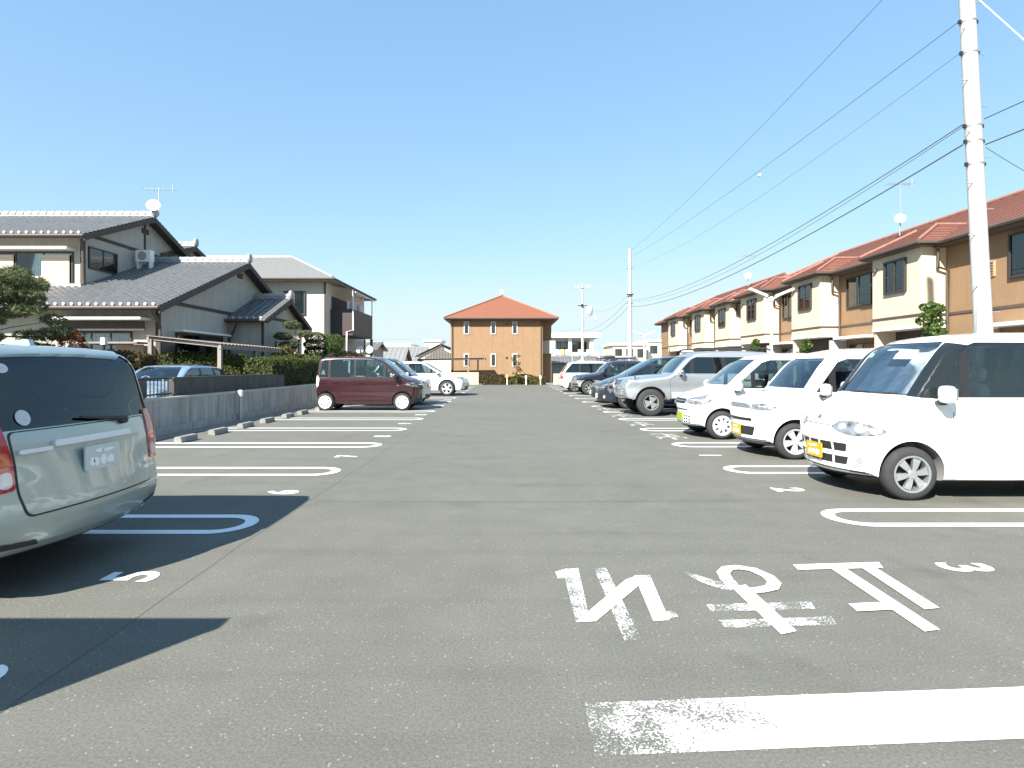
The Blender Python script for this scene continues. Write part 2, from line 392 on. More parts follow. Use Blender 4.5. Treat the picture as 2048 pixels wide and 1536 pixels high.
for key, m in (('re1', P_old), ('re1b', P_old), ('re2', P_old), ('re3', P_new), ('re4', P_mid), ('re4b', P_old), ('ma_b1', P_old), ('ma_b2', P_old), ('ma_v', P_new), ('ma_t', P_old),
               ('to_t', P_new), ('to_l', P_new), ('to_r', P_new), ('to_s', P_new)):
    poly_mark('stop_lettering_stroke', [T[key]], m, z); z += .0004
lo = [(1.43, 3.6), (1.438, 3.762), (1.458, 3.88), (1.52, 3.965), (1.596, 3.985), (1.685, 3.942), (1.731, 3.812), (1.722, 3.704), (1.668, 3.621), (1.577, 3.58), (1.46, 3.555)]
strip_mark('stop_lettering_stroke', lo, .085, P_mid, z + .0006)
def fine_quad(a, b, c, d, n):
    return [[(a[0] + (b[0] - a[0]) * i / n, a[1] + (b[1] - a[1]) * i / n) for i in (k, k + 1)] + [(d[0] + (c[0] - d[0]) * i / n, d[1] + (c[1] - d[1]) * i / n) for i in (k + 1, k)] for k in range(n)]
poly_mark('stop_line', fine_quad((.321, 2.386), (4.6, 2.655), (4.6, 2.32), (.316, 2.061), 24), P_line)
# seams in the asphalt along the bay edges, and a few cracks
M_seam = mat('asphalt_seam', (.112, .111, .10), .95)
rs = random.Random(3)
for x0 in (-2.05,):
    strip_mark('asphalt_seam', [(x0 + rs.uniform(-.02, .02) + .03 * math.sin(i * .31), -3 + i * .5) for i in range(92)], .006, M_seam, .002)
strip_mark('asphalt_seam', [(-2.0 + i * .4, 5.95 + .012 * rs.uniform(-1, 1)) for i in range(12)], .008, M_seam, .002)

# wheel stops
M_conc = mat('concrete_block', (.24, .235, .22), .9, var=.22, vscale=9, bump=.5, bscale=60)
ws_lab = {10.75: 'grey concrete wheel stop in the first empty bay past the silver-green wagon, near one', 11.95: 'grey concrete wheel stop in the first empty bay past the silver-green wagon, far one',
          13.2: 'grey concrete wheel stop in the middle one of the three empty bays, near one', 14.4: 'grey concrete wheel stop in the middle one of the three empty bays, far one',
          15.75: 'grey concrete wheel stop in the empty bay beside the maroon car, near one', 16.9: 'grey concrete wheel stop in the empty bay beside the maroon car, far one',
          18.45: 'grey concrete wheel stop behind the near rear wheel of the maroon car'}
for y, lb in ws_lab.items():
    mb = MB(); a = .0
    pr = [(-.075, 0.004), (.075, 0.004), (.06, .10), (.045, .115), (-.045, .115), (-.06, .10)]
    mb.prism([(-6.0 + p, q) for p, q in pr], 'y', y - .28, y + .28)
    tag(mb.build('wheel_stop', M_conc), lb, 'wheel stop', 'concrete wheel stops by the retaining wall')

# low retaining wall on the left, with the darker panel wall and the picket railing above it
M_wall = mat('concrete_wall', (.37, .37, .35), .9, var=.16, vscale=2.0, bump=.35, bscale=35, dirt=.75)
M_wall2 = mat('dark_block_wall', (.085, .083, .078), .92, var=.25, vscale=3, bump=.4, bscale=30, dirt=.6)
M_cap = mat('concrete_cap', (.42, .42, .40), .9, var=.15, vscale=5, bump=.3)
rw = thing('retaining_wall', 'low grey concrete retaining wall with stains along the empty bays', 'wall', (-7.15, 15, 0))
y = -8.0
while y < 23.0:
    box('wall_panel', -7.25, -7.06, y + .004, y + 1.796, -.05, .715, M_wall, rw); y += 1.8
box('wall_cap', -7.265, -7.05, -8, 22.9, .715, .755, M_cap, rw)
box('wall_base', -7.06, -7.0, -8, 22.9, -.05, .16, M_wall, rw)
dw = thing('block_wall', 'dark weathered block wall standing on the grey retaining wall beside the railing', 'wall', (-7.35, 15.2, 0))
y = 12.55
while y < 17.9:
    box('block_panel', -7.42, -7.27, y + .004, y + .886, .5, 1.135, M_wall2, dw); y += .89
box('wall_cap', -7.43, -7.262, 12.55, 17.9, 1.135, 1.165, M_wall2, dw)
dw2 = thing('block_wall', 'dark block wall seen between the silver-green wagon and the picket railing', 'wall', (-7.35, 8, 0))
y = 5.2
while y < 10.7:
    box('block_panel', -7.42, -7.27, y + .004, y + .906, .5, 1.13, M_wall2, dw2); y += .91
M_iron = mat('dark_iron', (.035, .03, .028), .5, .4)
rl = thing('picket_railing', 'dark iron picket railing on the retaining wall in front of the blue car', 'railing', (-7.3, 11.6, .75))
for zz in (.80, 1.13): box('rail', -7.325, -7.285, 10.72, 12.52, zz, zz + .03, M_iron, rl)
y = 10.76
while y < 12.5:
    box('picket', -7.313, -7.297, y, y + .016, .765, 1.17, M_iron, rl); y += .125
M_white = mat('white_plastic', (.78, .78, .76), .45)
M_galv = mat('galvanised_steel', (.45, .46, .46), .45, .6, var=.1, vscale=8)
ps = thing('marker_post', 'thin grey marker post with white cap in front of the retaining wall', 'post', (-6.93, 14.95, 0))
MB().tube([(-6.93, 14.95, 0), (-6.93, 14.95, .62)], .035, 10).build('post', M_galv, ps, 40)
MB().lathe([(.02, 0), (.06, .02), (.065, .1), (.06, .17), (.03, .19)], (-6.93, 14.95, .60), 'z', 14).build('cap', M_white, ps, 40)

# boundary wall just outside the view; its end casts the pointed shadow at lower left
bw = thing('boundary_wall', 'low boundary wall beside the camera whose end casts the pointed shadow at lower left', 'wall', (-4.8, 1.35, 0))
x = -6.9
while x < -2.8:
    box('wall_panel', x + .003, min(x + 1.037, -2.76), 1.29, 1.40, -.05, 1.74, M_wall, bw); x += 1.04
box('wall_cap', -6.9, -2.758, 1.285, 1.405, 1.74, 1.79, M_cap, bw)
# ------------------------------------------------------------------ cars
def fillet(pts):
    """polyline of (u, z, radius, crown, edge) -> dense list of (u, z, crown, edge)"""
    out_ = []
    n = len(pts)
    for i, p in enumerate(pts):
        r = p[2]
        if i in (0, n - 1) or r <= 0: out_.append((p[0], p[1], p[3], p[4])); continue
        a = Vector(pts[i - 1][:2]); b = Vector(p[:2]); c = Vector(pts[i + 1][:2])
        d1 = min(r, (a - b).length * .49); d2 = min(r, (c - b).length * .49)
        s = b + (a - b).normalized() * d1; e = b + (c - b).normalized() * d2
        for k in range(7):
            t = k / 6; q = s * (1 - t) ** 2 + b * 2 * t * (1 - t) + e * t * t
            out_.append((q.x, q.y, p[3], p[4]))
    return out_

def resample(ch, n):
    a = np.array(ch); d = np.r_[0, np.cumsum(np.hypot(np.diff(a[:, 0]), np.diff(a[:, 1])))]
    t = np.linspace(0, d[-1], n)
    return np.stack([np.interp(t, d, a[:, k]) for k in range(a.shape[1])], 1)

class Car:
    def __init__(s, name, label, spec, loc, rz, group='cars parked in the bays'):
        s.sp = spec; s.L = spec['L']; s.hw = spec['W'] / 2; s.H = spec['H']
        s.root = thing(name, label, spec.get('cat', 'car'), (loc[0], loc[1], 0), rz, group, world=False)
        s.body()
    def X(s, u): return s.L / 2 - u
    def wf(s, x, z):
        sp = s.sp; w = s.hw
        zb, H = sp['belt'], s.H
        if z > zb:
            k = (z - zb) / (H - zb)
            w -= sp.get('tum', .08) * min(k, 1.3) ** 1.15 + sp.get('step', .012) * min(1, (z - zb) / .05)
        lo_ = sp.get('tuckz', .42)
        if z < lo_: w -= .035 * ((lo_ - z) / .25) ** 2
        zc = sp.get('crease', .62)      # shallow waist in the doors
        w -= .012 * math.exp(-((z - zc) / .10) ** 2) * sp.get('waist', 1)
        e = max(0, (abs(x) - (s.L / 2 - .75)) / .75)
        w -= (sp.get('ftap', .07) if x > 0 else sp.get('rtap', .05)) * e ** 2
        return w
    def body(s):
        sp = s.sp; L_, N, K, M = s.L, 120, 8, 18
        up = resample(fillet(sp['top']), N); lo_ = resample(fillet(sp['bot']), 200)
        u = np.maximum.accumulate(up[:, 0]); f = (u - u[0]) / (u[-1] - u[0]); f = .93 * f + .07 * np.linspace(0, 1, N)
        lu = np.maximum.accumulate(lo_[:, 0]); lf = (lu - lu[0]) / (lu[-1] - lu[0]); lf = lf + np.linspace(0, 1e-4, 200)
        lf /= lf[-1]
        dn = np.stack([np.interp(f, lf, lo_[:, k]) for k in range(4)], 1)
        rings = []; zmid = sp.get('zmid', .7)
        def inset(p, d):
            x = s.X(p[0]); z = p[1]; cx = max(-L_ / 2 + .55, min(L_ / 2 - .55, x)); v = Vector((cx - x, (zmid - z) * (1 if z > zmid else .12)))
            if v.length < 1e-4: v = Vector((0, 1))
            v = v.normalized() * d
            return x + v.x, z + v.y
        for i in range(N):
            T_, B_ = up[i], dn[i]; half = []
            fr = []
            for k in range(K + 1): t = k / K; fr.append((t, T_[2] * t ** 2.2, None))
            for k in range(1, 6): a = math.pi / 2 * k / 5; fr.append((1, T_[2] + T_[3] * (1 - math.cos(a)), math.sin(a)))
            for t, d, sn in fr:
                x, z = inset(T_, d); w = s.wf(x, z); r = T_[3]
                y = t * (w - r) if sn is None else w - r + r * sn
                half.append((x, y, z))
            te = half[-1]; rb = .05
            ub = B_[0]; e = max(0, 1 - min(ub, L_ - ub) / .55); ce = up[0] if ub < L_ / 2 else up[-1]; cb = .02 + max(0, ce[2] + ce[3] - rb - .02 - .75 * max(0, min(ub, L_ - ub) - .17))
            def binset(d):
                x = s.X(B_[0]); cx = max(-L_ / 2 + .55, min(L_ / 2 - .55, x)); v = Vector((cx - x, .02 + .25 * max(0, zmid - B_[1]) * (1 - e)))
                v = v.normalized() * d
                return x + v.x, B_[1] + v.y
            bx, bz = binset(cb + rb)
            for m in range(1, M + 1):
                q = m / (M + 1); x = te[0] + (bx - te[0]) * q; z = te[2] + (bz - te[2]) * q
                half.append((x, s.wf(x, z), z))
            we = s.wf(bx, bz)
            for t, d, sn in fr[::-1]:
                d = cb * t ** 2.2 if sn is None else cb + rb * (1 - math.sqrt(max(0, 1 - sn * sn)))
                x, z = binset(d); half.append((x, (we - rb) * t if sn is None else we - rb + rb * sn, z))
            ring = half + [(a, -b, c) for a, b, c in half[-2:0:-1]]
            rings.append(ring)
        R = len(rings[0]); vs = [p for r in rings for p in r]; fs = []; mi = []
        nb = (K + 1) + 5 + M
        tone = sp.get('tone')
        for i in range(N - 1):
            for k in range(R):
                k2 = (k + 1) % R; q = (i * R + k, (i + 1) * R + k, (i + 1) * R + k2, i * R + k2)
                fs.append(q); kk = min(k, R - k)
                c = Vector((0, 0, 0))
                for v in q: c += Vector(vs[v])
                c /= 4; mm = 0
                if kk >= nb and abs((Vector(vs[q[2]]) - Vector(vs[q[0]])).cross(Vector(vs[q[3]]) - Vector(vs[q[1]])).normalized().z) > .75 and c.z < .5: mm = 2
                elif tone and tone(L_ / 2 - c.x, c.z): mm = 3
                mi.append(mm)
        nt_ = K + 6; last = 2 * nt_ + M - 1
        for base in (0, (N - 1) * R):
            for mir in (0, 1):
                ix = lambda k: base + ((R - k) % R if mir else k)
                for jj in range(nt_ - 1):
                    q = [ix(jj), ix(jj + 1)] + ([ix(k) for k in range(nt_, nt_ + M)] if jj == nt_ - 2 else []) + [ix(last - jj - 1), ix(last - jj)]
                    fs.append(tuple(q)); mi.append(0)
        s.vs, s.fs = vs, fs
        s.bvh = BVHTree.FromPolygons(vs, fs)
        va = np.array(vs); vn = np.zeros_like(va)
        for f in fs:
            if len(f) != 4: continue
            n_ = np.cross(va[f[2]] - va[f[0]], va[f[3]] - va[f[1]])
            for k in f: vn[k] += n_
        s.vn = vn / np.maximum(np.linalg.norm(vn, axis=1)[:, None], 1e-9); s.va = va
        col = sp['paint']
        # cut wheel arches and the glasshouse out of the shell
        cut = []
        M_in = mat('car_interior', (.22, .215, .21), .8); M_un = mat('car_underside', (.02, .02, .02), .9)
        a = MB()
        for u_ in (sp['fw'], sp['fw'] + sp['wb']):
            for sg in (-1, 1):
                y0, y1 = sorted((sg * (s.hw - .27), sg * (s.hw + .12)))
                a.lathe([(sp['arch'], 0), (sp['arch'], y1 - y0)], (s.X(u_), y0, sp['tyre'] + .01), 'y', 40)
        cut.append(a)
        if 'side' in sp:
            a = MB(); a.prism([(s.X(p[0]), p[1]) for p in sp['side']], 'y', -1.3, 1.3); cut.append(a)
            ws = sp['ws']; a = MB(); pl = [(-ws[0], ws[1]), (ws[0], ws[1]), (ws[2] + .0, ws[3] - .06), (ws[2] - .06, ws[3]), (-ws[2] + .06, ws[3]), (-ws[2], ws[3] - .06)]
            s.ws_poly = pl; a.prism(pl, 'x', s.X(ws[5]), s.X(ws[4])); cut.append(a)
            rw_ = sp['rw']; a = MB(); pl = [(-rw_[0], rw_[1]), (rw_[0], rw_[1]), (rw_[2], rw_[3] - .05), (rw_[2] - .05, rw_[3]), (-rw_[2] + .05, rw_[3]), (-rw_[2], rw_[3] - .05)]
            s.rw_poly = pl; a.prism(pl, 'x', -L_ / 2 - .2, s.X(rw_[4])); cut.append(a)
        me = bpy.data.meshes.new('body'); me.from_pydata(vs, [], fs)
        for m in (col, M_in, M_un, sp.get('paint2', col)): me.materials.append(m)
        me.polygons.foreach_set('material_index', mi)
        ob = bpy.data.objects.new('body', me); COL.objects.link(ob)
        tmp = []
        for a in cut:
            cm = bpy.data.meshes.new('cut'); cm.from_pydata(a.v, [], a.f)
            bm = bmesh.new(); bm.from_mesh(cm); bmesh.ops.recalc_face_normals(bm, faces=bm.faces); bm.to_mesh(cm); bm.free()
            for m in (col, M_in): cm.materials.append(m)
            cm.polygons.foreach_set('material_index', [1] * len(cm.polygons))
            co = bpy.data.objects.new('cut', cm); COL.objects.link(co); tmp.append(co)
            md = ob.modifiers.new('b', 'BOOLEAN'); md.object = co; md.operation = 'DIFFERENCE'; md.solver = SOLVER; md.material_mode = 'INDEX'
        bm = bmesh.new(); bm.from_mesh(me); bmesh.ops.recalc_face_normals(bm, faces=bm.faces); bm.to_mesh(me); bm.free()
        dg = bpy.context.evaluated_depsgraph_get(); dg.update()
        new = bpy.data.meshes.new_from_object(ob.evaluated_get(dg))
        ob.modifiers.clear(); ob.data = new; bpy.data.meshes.remove(me)
        for co in tmp: m_ = co.data; bpy.data.objects.remove(co); bpy.data.meshes.remove(m_)
        new.name = 'body'
        new.polygons.foreach_set('use_smooth', [True] * len(new.polygons)); new.set_sharp_from_angle(angle=math.radians(32))
        ob.parent = s.root; s.ob = ob
    # ---- surface parts: a 2D outline laid on the shell
    def patch(s, name, poly, proj, m, off=.004, thick=.012, h=.06, parent=None, rnd=0.0, smooth=35):
        if rnd:
            q = fillet([(p[0], p[1], 0, 0, 0) for p in poly[-1:]] + [(p[0], p[1], rnd, 0, 0) for p in poly] + [(p[0], p[1], 0, 0, 0) for p in poly[:1]])[1:-1]
            poly = [(p[0], p[1]) for p in q]
        bd = []
        for i in range(len(poly)):
            a = Vector(poly[i]); b = Vector(poly[(i + 1) % len(poly)]); n = max(1, int((b - a).length / h))
            bd += [a + (b - a) * k / n for k in range(n)]
        ded = []
        for p in bd:
            if not ded or (p - ded[-1]).length > 1e-4: ded.append(p)
        if (ded[0] - ded[-1]).length < 1e-4: ded.pop()
        bd = ded; nb = len(bd)
        xs = [p[0] for p in bd]; zs = [p[1] for p in bd]; ins = []
        P2 = [(p[0], p[1]) for p in bd]
        def inside(x, y):
            c = False; j = nb - 1
            for i in range(nb):
                if (P2[i][1] > y) != (P2[j][1] > y) and x < (P2[j][0] - P2[i][0]) * (y - P2[i][1]) / (P2[j][1] - P2[i][1]) + P2[i][0]: c = not c
                j = i
            return c
        gx = np.arange(min(xs) + h * .5, max(xs), h); gz = np.arange(min(zs) + h * .5, max(zs), h)
        for x in gx:
            for z in gz:
                if inside(x, z) and min((abs(x - p[0]) + abs(z - p[1])) for p in P2) > h * .45: ins.append(Vector((x, z)))
        r = delaunay_2d_cdt(bd + ins, [(i, (i + 1) % nb) for i in range(nb)], [], 1, 1e-6)
        pv, pf = r[0], r[2]
        if not pf: return None
        ax = {'f': Vector((-1, 0, 0)), 'r': Vector((1, 0, 0)), 'l': Vector((0, -1, 0)), 'R': Vector((0, 1, 0)), 't': Vector((0, 0, -1)), 'dl': Vector((-.78, -.62, 0)).normalized(), 'dr': Vector((-.78, .62, 0)).normalized()}[proj]
        V3, N3, ok = [], [], []
        for p in pv:
            if proj == 'f': o = Vector((4, p[0], p[1]))
            elif proj == 'r': o = Vector((-4, p[0], p[1]))
            elif proj in ('dl', 'dr'): hx = Vector((-ax.y, ax.x, 0)); o = hx * p[0] + Vector((0, 0, p[1])) - ax * 5
            elif proj == 'l': o = Vector((s.X(p[0]), 4, p[1]))
            elif proj == 'R': o = Vector((s.X(p[0]), -4, p[1]))
            else: o = Vector((s.X(p[0]), p[1], 5))
            hit = s.bvh.ray_cast(o, ax)
            if hit[0] is None: V3.append(None); N3.append(None); continue
            f_ = list(s.fs[hit[2]])
            if len(f_) == 4:      # smooth normal: weights fall off with distance to the face's corners
                w_ = 1 / (np.linalg.norm(s.va[f_] - np.array(hit[0]), axis=1) ** 2 + 1e-7); n = Vector((s.vn[f_] * w_[:, None]).sum(0)).normalized()
            else: n = hit[1]
            if n.dot(ax) > 0: n = -n
            V3.append(hit[0] + n * off); N3.append(n)
        vs = []; mp_ = {}; fs = []
        for i, v in enumerate(V3):
            if v is not None: mp_[i] = len(vs); vs.append(v)
        tri = [f for f in pf if all(V3[i] is not None for i in f)]
        if not tri: return None
        cnt = {}
        for f in tri:
            a, b, c = (V3[i] for i in f[:3]); fl = (b - a).cross(c - a).dot(ax) > 0
            g_ = tuple(mp_[i] for i in (f[::-1] if fl else f)); fs.append(g_)
            for k in range(len(g_)): e = (g_[k], g_[(k + 1) % len(g_)]); cnt[e] = cnt.get(e, 0) + 1
        if thick:
            inv = {b: a for a, b in mp_.items()}; ex = {}
            for e in [e for e in cnt if (e[1], e[0]) not in cnt]:
                q = []
                for i in e:
                    if i not in ex: ex[i] = len(vs); vs.append(vs[i] - N3[inv[i]] * thick)
                    q.append(ex[i])
                fs.append((e[1], e[0], q[0], q[1]))
        ob = mk(name, vs, fs, m, parent or s.root, smooth)
        inv = {b: a for a, b in mp_.items()}; cn = [None] * len(vs)
        for i, a in inv.items(): cn[i] = N3[a]
        if thick:
            for i, e in ex.items(): cn[e] = N3[inv[i]]
        ob.data.normals_split_custom_set_from_vertices([tuple(n) for n in cn])
        return ob
    def sides(s, name, poly, m, **k): return [s.patch(name, poly, pj, m, **k) for pj in ('l', 'R')]
    def mirror_f(s, name, poly, proj, m, **k): return [s.patch(name, poly, proj, m, **k), s.patch(name, [(-p[0], p[1]) for p in poly][::-1], proj, m, **k)]

    def pillar(s, side, front, m, name='windscreen_pillar', off=.009):
        """strip wrapping the corner between a line on the flank (u, z) and a line on the front (y, z), bottom to top"""
        for sg, pj in ((1, 'dl'), (-1, 'dr')):
            ax = Vector((-.78, -.62 * sg, 0)).normalized(); hx = Vector((-ax.y, ax.x, 0)); pl = []
            for u_, z in side:
                h = s.bvh.ray_cast(Vector((s.X(u_), 4 * sg, z)), Vector((0, -sg, 0)))[0]; pl.append((h.dot(hx), h.z))
            for y, z in front[::-1]:
                h = s.bvh.ray_cast(Vector((4, y * sg, z)), Vector((-1, 0, 0)))[0]; pl.append((h.dot(hx), h.z))
            s.patch(name, pl, pj, m, off=off, thick=.012, h=.022)
    def wheels(s):
        sp = s.sp; R = sp['tyre']; rr = sp['rim']; w = sp.get('tw', .165)
        M_ty = mat('tyre_rubber', (.03, .03, .031), .85, var=.2, vscale=20); M_dk = mat('wheel_well_dark', (.018, .018, .019), .8)
        rim = sp.get('rimmat') or mat('alloy', (.62, .63, .64), .28, .85)
        t = MB(); t.lathe([(rr - .01, -w / 2), (rr + .02, -w / 2 - .004), (R - .05, -w / 2 - .008), (R - .015, -w / 2 + .012), (R, -w / 2 + .035), (R, w / 2 - .035), (R - .015, w / 2 - .012), (R - .05, w / 2 + .008), (rr + .02, w / 2 + .004), (rr - .01, w / 2)], (0, 0, 0), 'y', 44, 0, False)
        r = MB(); st = sp.get('spokes', 6); style = sp.get('style', 'alloy')
        # outer side is +y
        r.lathe([(rr + .012, w / 2 - .004), (rr + .012, w / 2 + .006), (rr - .008, w / 2 + .004), (rr - .02, w / 2 - .03), (rr - .022, -w / 2 + .02), (rr + .0, -w / 2 + .005)], (0, 0, 0), 'y', 40, 0, False)
        r.lathe([(rr * .72, -.01), (rr * .72, .005), (.04, .008)], (0, 0, 0), 'y', 24, 1)
        r.lathe([(rr - .025, -.035), (rr - .025, -.03), (.02, -.03)], (0, 0, 0), 'y', 24, 1)
        if style == 'cap':       # pressed cover: nearly closed disc with slots
            n = 40; f_in, f_out = .52, .80
            r.lathe([(rr - .0, w / 2 - .012), (rr * f_out + .01, w / 2 + .002), (rr * f_out, w / 2 - .002)], (0, 0, 0), 'y', n, 0, False)
            r.lathe([(rr * f_in, w / 2 - .004), (rr * f_in, w / 2 + .008), (rr * .3, w / 2 + .016), (.0001, w / 2 + .018)], (0, 0, 0), 'y', n, 0)
            ks, hwid = st, .62
        else: ks, hwid = st, sp.get('spw', .30)
        for k in range(ks):
            a0 = 2 * math.pi * k / ks + .2; da = math.pi / ks * hwid
            pr = []
            r_in, r_out = (.50 * rr, .84 * rr) if style == 'cap' else (.12 * rr, rr - .012)
            for rad, hh, sc in ((r_in, w / 2 + .004, 1 if style == 'cap' else 1.7), ((r_in + r_out) / 2, w / 2 + .006, 1 if style == 'cap' else .95), (r_out, w / 2 - .004, 1.0)):
                for sg in (-1, 1):
                    a = a0 + sg * da * sc * (1 if style == 'cap' else (r_out / max(rad, .05)) ** .55)
                    pr.append((rad * math.cos(a), hh, -rad * math.sin(a)))
            v = pr + [(p[0], p[1] - .03, p[2]) for p in pr]
            r.add(v, [(0, 1, 3, 2), (2, 3, 5, 4), (6, 8, 9, 7), (8, 10, 11, 9), (0, 2, 8, 6), (2, 4, 10, 8), (1, 7, 9, 3), (3, 9, 11, 5)], 0)
        r.lathe([(.001, w / 2 - .02), (.042, w / 2 - .02), (.046, w / 2 + .008), (.03, w / 2 + .014), (.001, w / 2 + .015)], (0, 0, 0), 'y', 18, 0)
        tm = rm = None
        for u_ in (sp['fw'], sp['fw'] + sp['wb']):
            for sg in (1, -1):
                if tm is None:
                    o = t.build('wheel', M_ty, s.root, 40); q = r.build('rim', [rim, M_dk], o, 35)
                    bm = bmesh.new(); bm.from_mesh(q.data); bmesh.ops.recalc_face_normals(bm, faces=bm.faces); bm.to_mesh(q.data); bm.free(); q.data.set_sharp_from_angle(angle=math.radians(35))
                    bm = bmesh.new(); bm.from_mesh(o.data); bmesh.ops.recalc_face_normals(bm, faces=bm.faces); bm.to_mesh(o.data); bm.free(); o.data.set_sharp_from_angle(angle=math.radians(40))
                    tm, rm = o.data, q.data
                else:
                    o = bpy.data.objects.new('wheel', tm); link(o, s.root); q = bpy.data.objects.new('rim', rm); link(q, o)
                o.location = (s.X(u_), sg * (s.hw - w / 2 - sp.get('inset', .012)), R)
                if sg < 0: o.rotation_euler = (0, 0, math.pi)

    def cabin(s):
        """glass, pillars, doors, seats, mirrors"""
        sp = s.sp; g = sp.get('glass') or glass('car_glass', (.42, .50, .50)); gw = sp.get('wsglass') or glass('windscreen_glass', (.78, .87, .86))
        M_bk = mat('pillar_black', (.018, .018, .02), .35); M_tr = mat('seat_fabric', (.26, .25, .24), .9); col = sp['paint']
        for i, pl in enumerate(sp['panes']):
            s.sides('side_window', pl, g if i <= 1 else sp.get('rglass', g), off=-.006, thick=0, rnd=.03)
        for pl in sp.get('pillars', []): s.sides('window_pillar', pl, M_bk, off=-.003, thick=.02)
        def gr(pl, d):   # slightly larger than the opening so that the pane is bedded in the frame
            cx = sum(p[0] for p in pl) / len(pl); cz = sum(p[1] for p in pl) / len(pl)
            return [(p[0] + math.copysign(d, p[0] - cx), p[1] + math.copysign(d, p[1] - cz)) for p in pl]
        s.wsh = s.patch('windscreen', gr(s.ws_poly, .008), 'f', gw, off=-.006, thick=0)
        s.rwo = s.patch('rear_window', gr(s.rw_poly, .008), 'r', sp.get('rglass', g), off=-.006, thick=0)
        M_seam_ = mat('panel_gap', (.012, .012, .012), .9)
        for pl in sp.get('doors', []):
            cu = sum(p[0] for p in pl) / len(pl); cz = sum(p[1] for p in pl) / len(pl)
            big = [(p[0] + math.copysign(.007, p[0] - cu), p[1] + math.copysign(.007, p[1] - cz)) for p in pl]
            mcol = sp.get('doorpaint', col)
            for pj in ('l', 'R'):
                d = s.patch('door', pl, pj, mcol, off=.0045, thick=.006, h=.07)
                if d:
                    s.patch('door_gap', big, pj, M_seam_, off=.0015, thick=0, h=.07, parent=d)
                    hu = max(p[0] for p in pl) - .20; hz = sp.get('hz', sp['belt'] - .13)
                    s.patch('door_handle', [(hu - .09, hz - .016), (hu + .09, hz - .016), (hu + .09, hz + .016), (hu - .09, hz + .016)], pj, sp.get('hmat', mcol), off=.035, thick=.03, h=.05, parent=d, rnd=.012)
        zs = sp['belt']
        for u_ in sp['seats']:
            for sg in (-1, 1):
                y = sg * s.hw * .46; st = MB()
                st.rbox((s.X(u_ + .1), y, zs - .12), (.16, .46, .62), 4, 6, tilt=-.22); st.rbox((s.X(u_ + .20), y, zs + .27), (.09, .25, .17), 3.5, 6, tilt=-.15)
                st.build('seat', M_tr, s.root, 60)
        ud = sp['dash']; db = MB(); db.rbox((s.X(ud + .12), 0, zs - .02), (.42, s.hw * 2 - .22, .16), 4, 8); db.build('dashboard', mat('dash_plastic', (.12, .12, .12), .75), s.root, 60)
        sw = MB(); c = Vector((s.X(ud + .42), -s.hw * .46, zs + .02)); n = 20; pts = [c + Vector((-.05 * math.sin(a) * 1.6, .18 * math.cos(a), .17 * math.sin(a))) for a in [2 * math.pi * k / n for k in range(n + 1)]]
        sw.tube(pts, .016, 6, caps=False); sw.tube([c + Vector((0, -.17, 0)), c + Vector((0, .17, 0))], .02, 6); sw.build('steering_wheel', M_bk, s.root, 60)
        # interior mirror
        im = MB(); im.rbox((s.X(sp['ws'][5] - .10), 0, sp['ws'][3] - .10), (.04, .22, .07), 4, 6); im.build('interior_mirror', M_bk, s.root, 60)
        # door mirrors
        mu, mz = sp['mirror'][:2]; md = sp.get('mirrorsize', (.12, .17, .18))
        for sg in (-1, 1):
            yb = s.wf(s.X(mu), mz); o = MB(); o.rbox((s.X(mu), sg * (yb + .115), mz + .07), md, 3.6, 8, rz=sg * -.12)
            mo = o.build('door_mirror', sp.get('mirrormat', col), s.root, 60)
            MB().rbox((s.X(mu) - .0, sg * (yb + .03), mz - .02), (.09, .12, .05), 4, 6).build('mirror_arm', M_bk, mo, 60)
            MB().box(s.X(mu) - md[0] / 2 - .004, s.X(mu) - md[0] / 2 + .012, sg * (yb + .115) - .065, sg * (yb + .115) + .065, mz + .01, mz + .13).build('mirror_glass', mat('mirror', (.8, .82, .84), .03, 1.0), mo)

    def lamp(s, name, poly, proj, kind='clear', **k):
        if kind == 'clear':
            m = MATS.get('headlamp')
            if not m:
                m, n, b = node_mat('headlamp'); MATS['headlamp'] = m
                t = n.nodes.new('ShaderNodeTexCoord'); v = n.nodes.new('ShaderNodeTexVoronoi'); v.inputs['Scale'].default_value = 11
                n.links.new(t.outputs['Object'], v.inputs['Vector'])
                r = n.nodes.new('ShaderNodeValToRGB'); r.color_ramp.elements[0].color = (.05, .055, .06, 1); r.color_ramp.elements[1].color = (.34, .35, .36, 1); r.color_ramp.elements[0].position = .1; r.color_ramp.elements[1].position = .5
                n.links.new(v.outputs['Distance'], r.inputs[0]); n.links.new(r.outputs[0], b.inputs['Base Color'])
                bp = n.nodes.new('ShaderNodeBump'); bp.inputs['Strength'].default_value = .5; bp.inputs['Distance'].default_value = .03; n.links.new(v.outputs['Distance'], bp.inputs['Height']); n.links.new(bp.outputs[0], b.inputs['Normal'])
                b.inputs['Metallic'].default_value = .55; b.inputs['Roughness'].default_value = .2; b.inputs['Coat Weight'].default_value = 1; b.inputs['Coat Roughness'].default_value = .02
        elif kind == 'red':
            m = mat('tail_lamp_red', (.42, .012, .018), .12, 0, 1.0)
        elif kind == 'amber': m = mat('indicator_amber', (.75, .22, .03), .15, 0, 1.0)
        else: m = mat('fog_lamp_clear', (.62, .64, .66), .12, .3, 1.0)
        return s.mirror_f(name, poly, proj, m, **k)
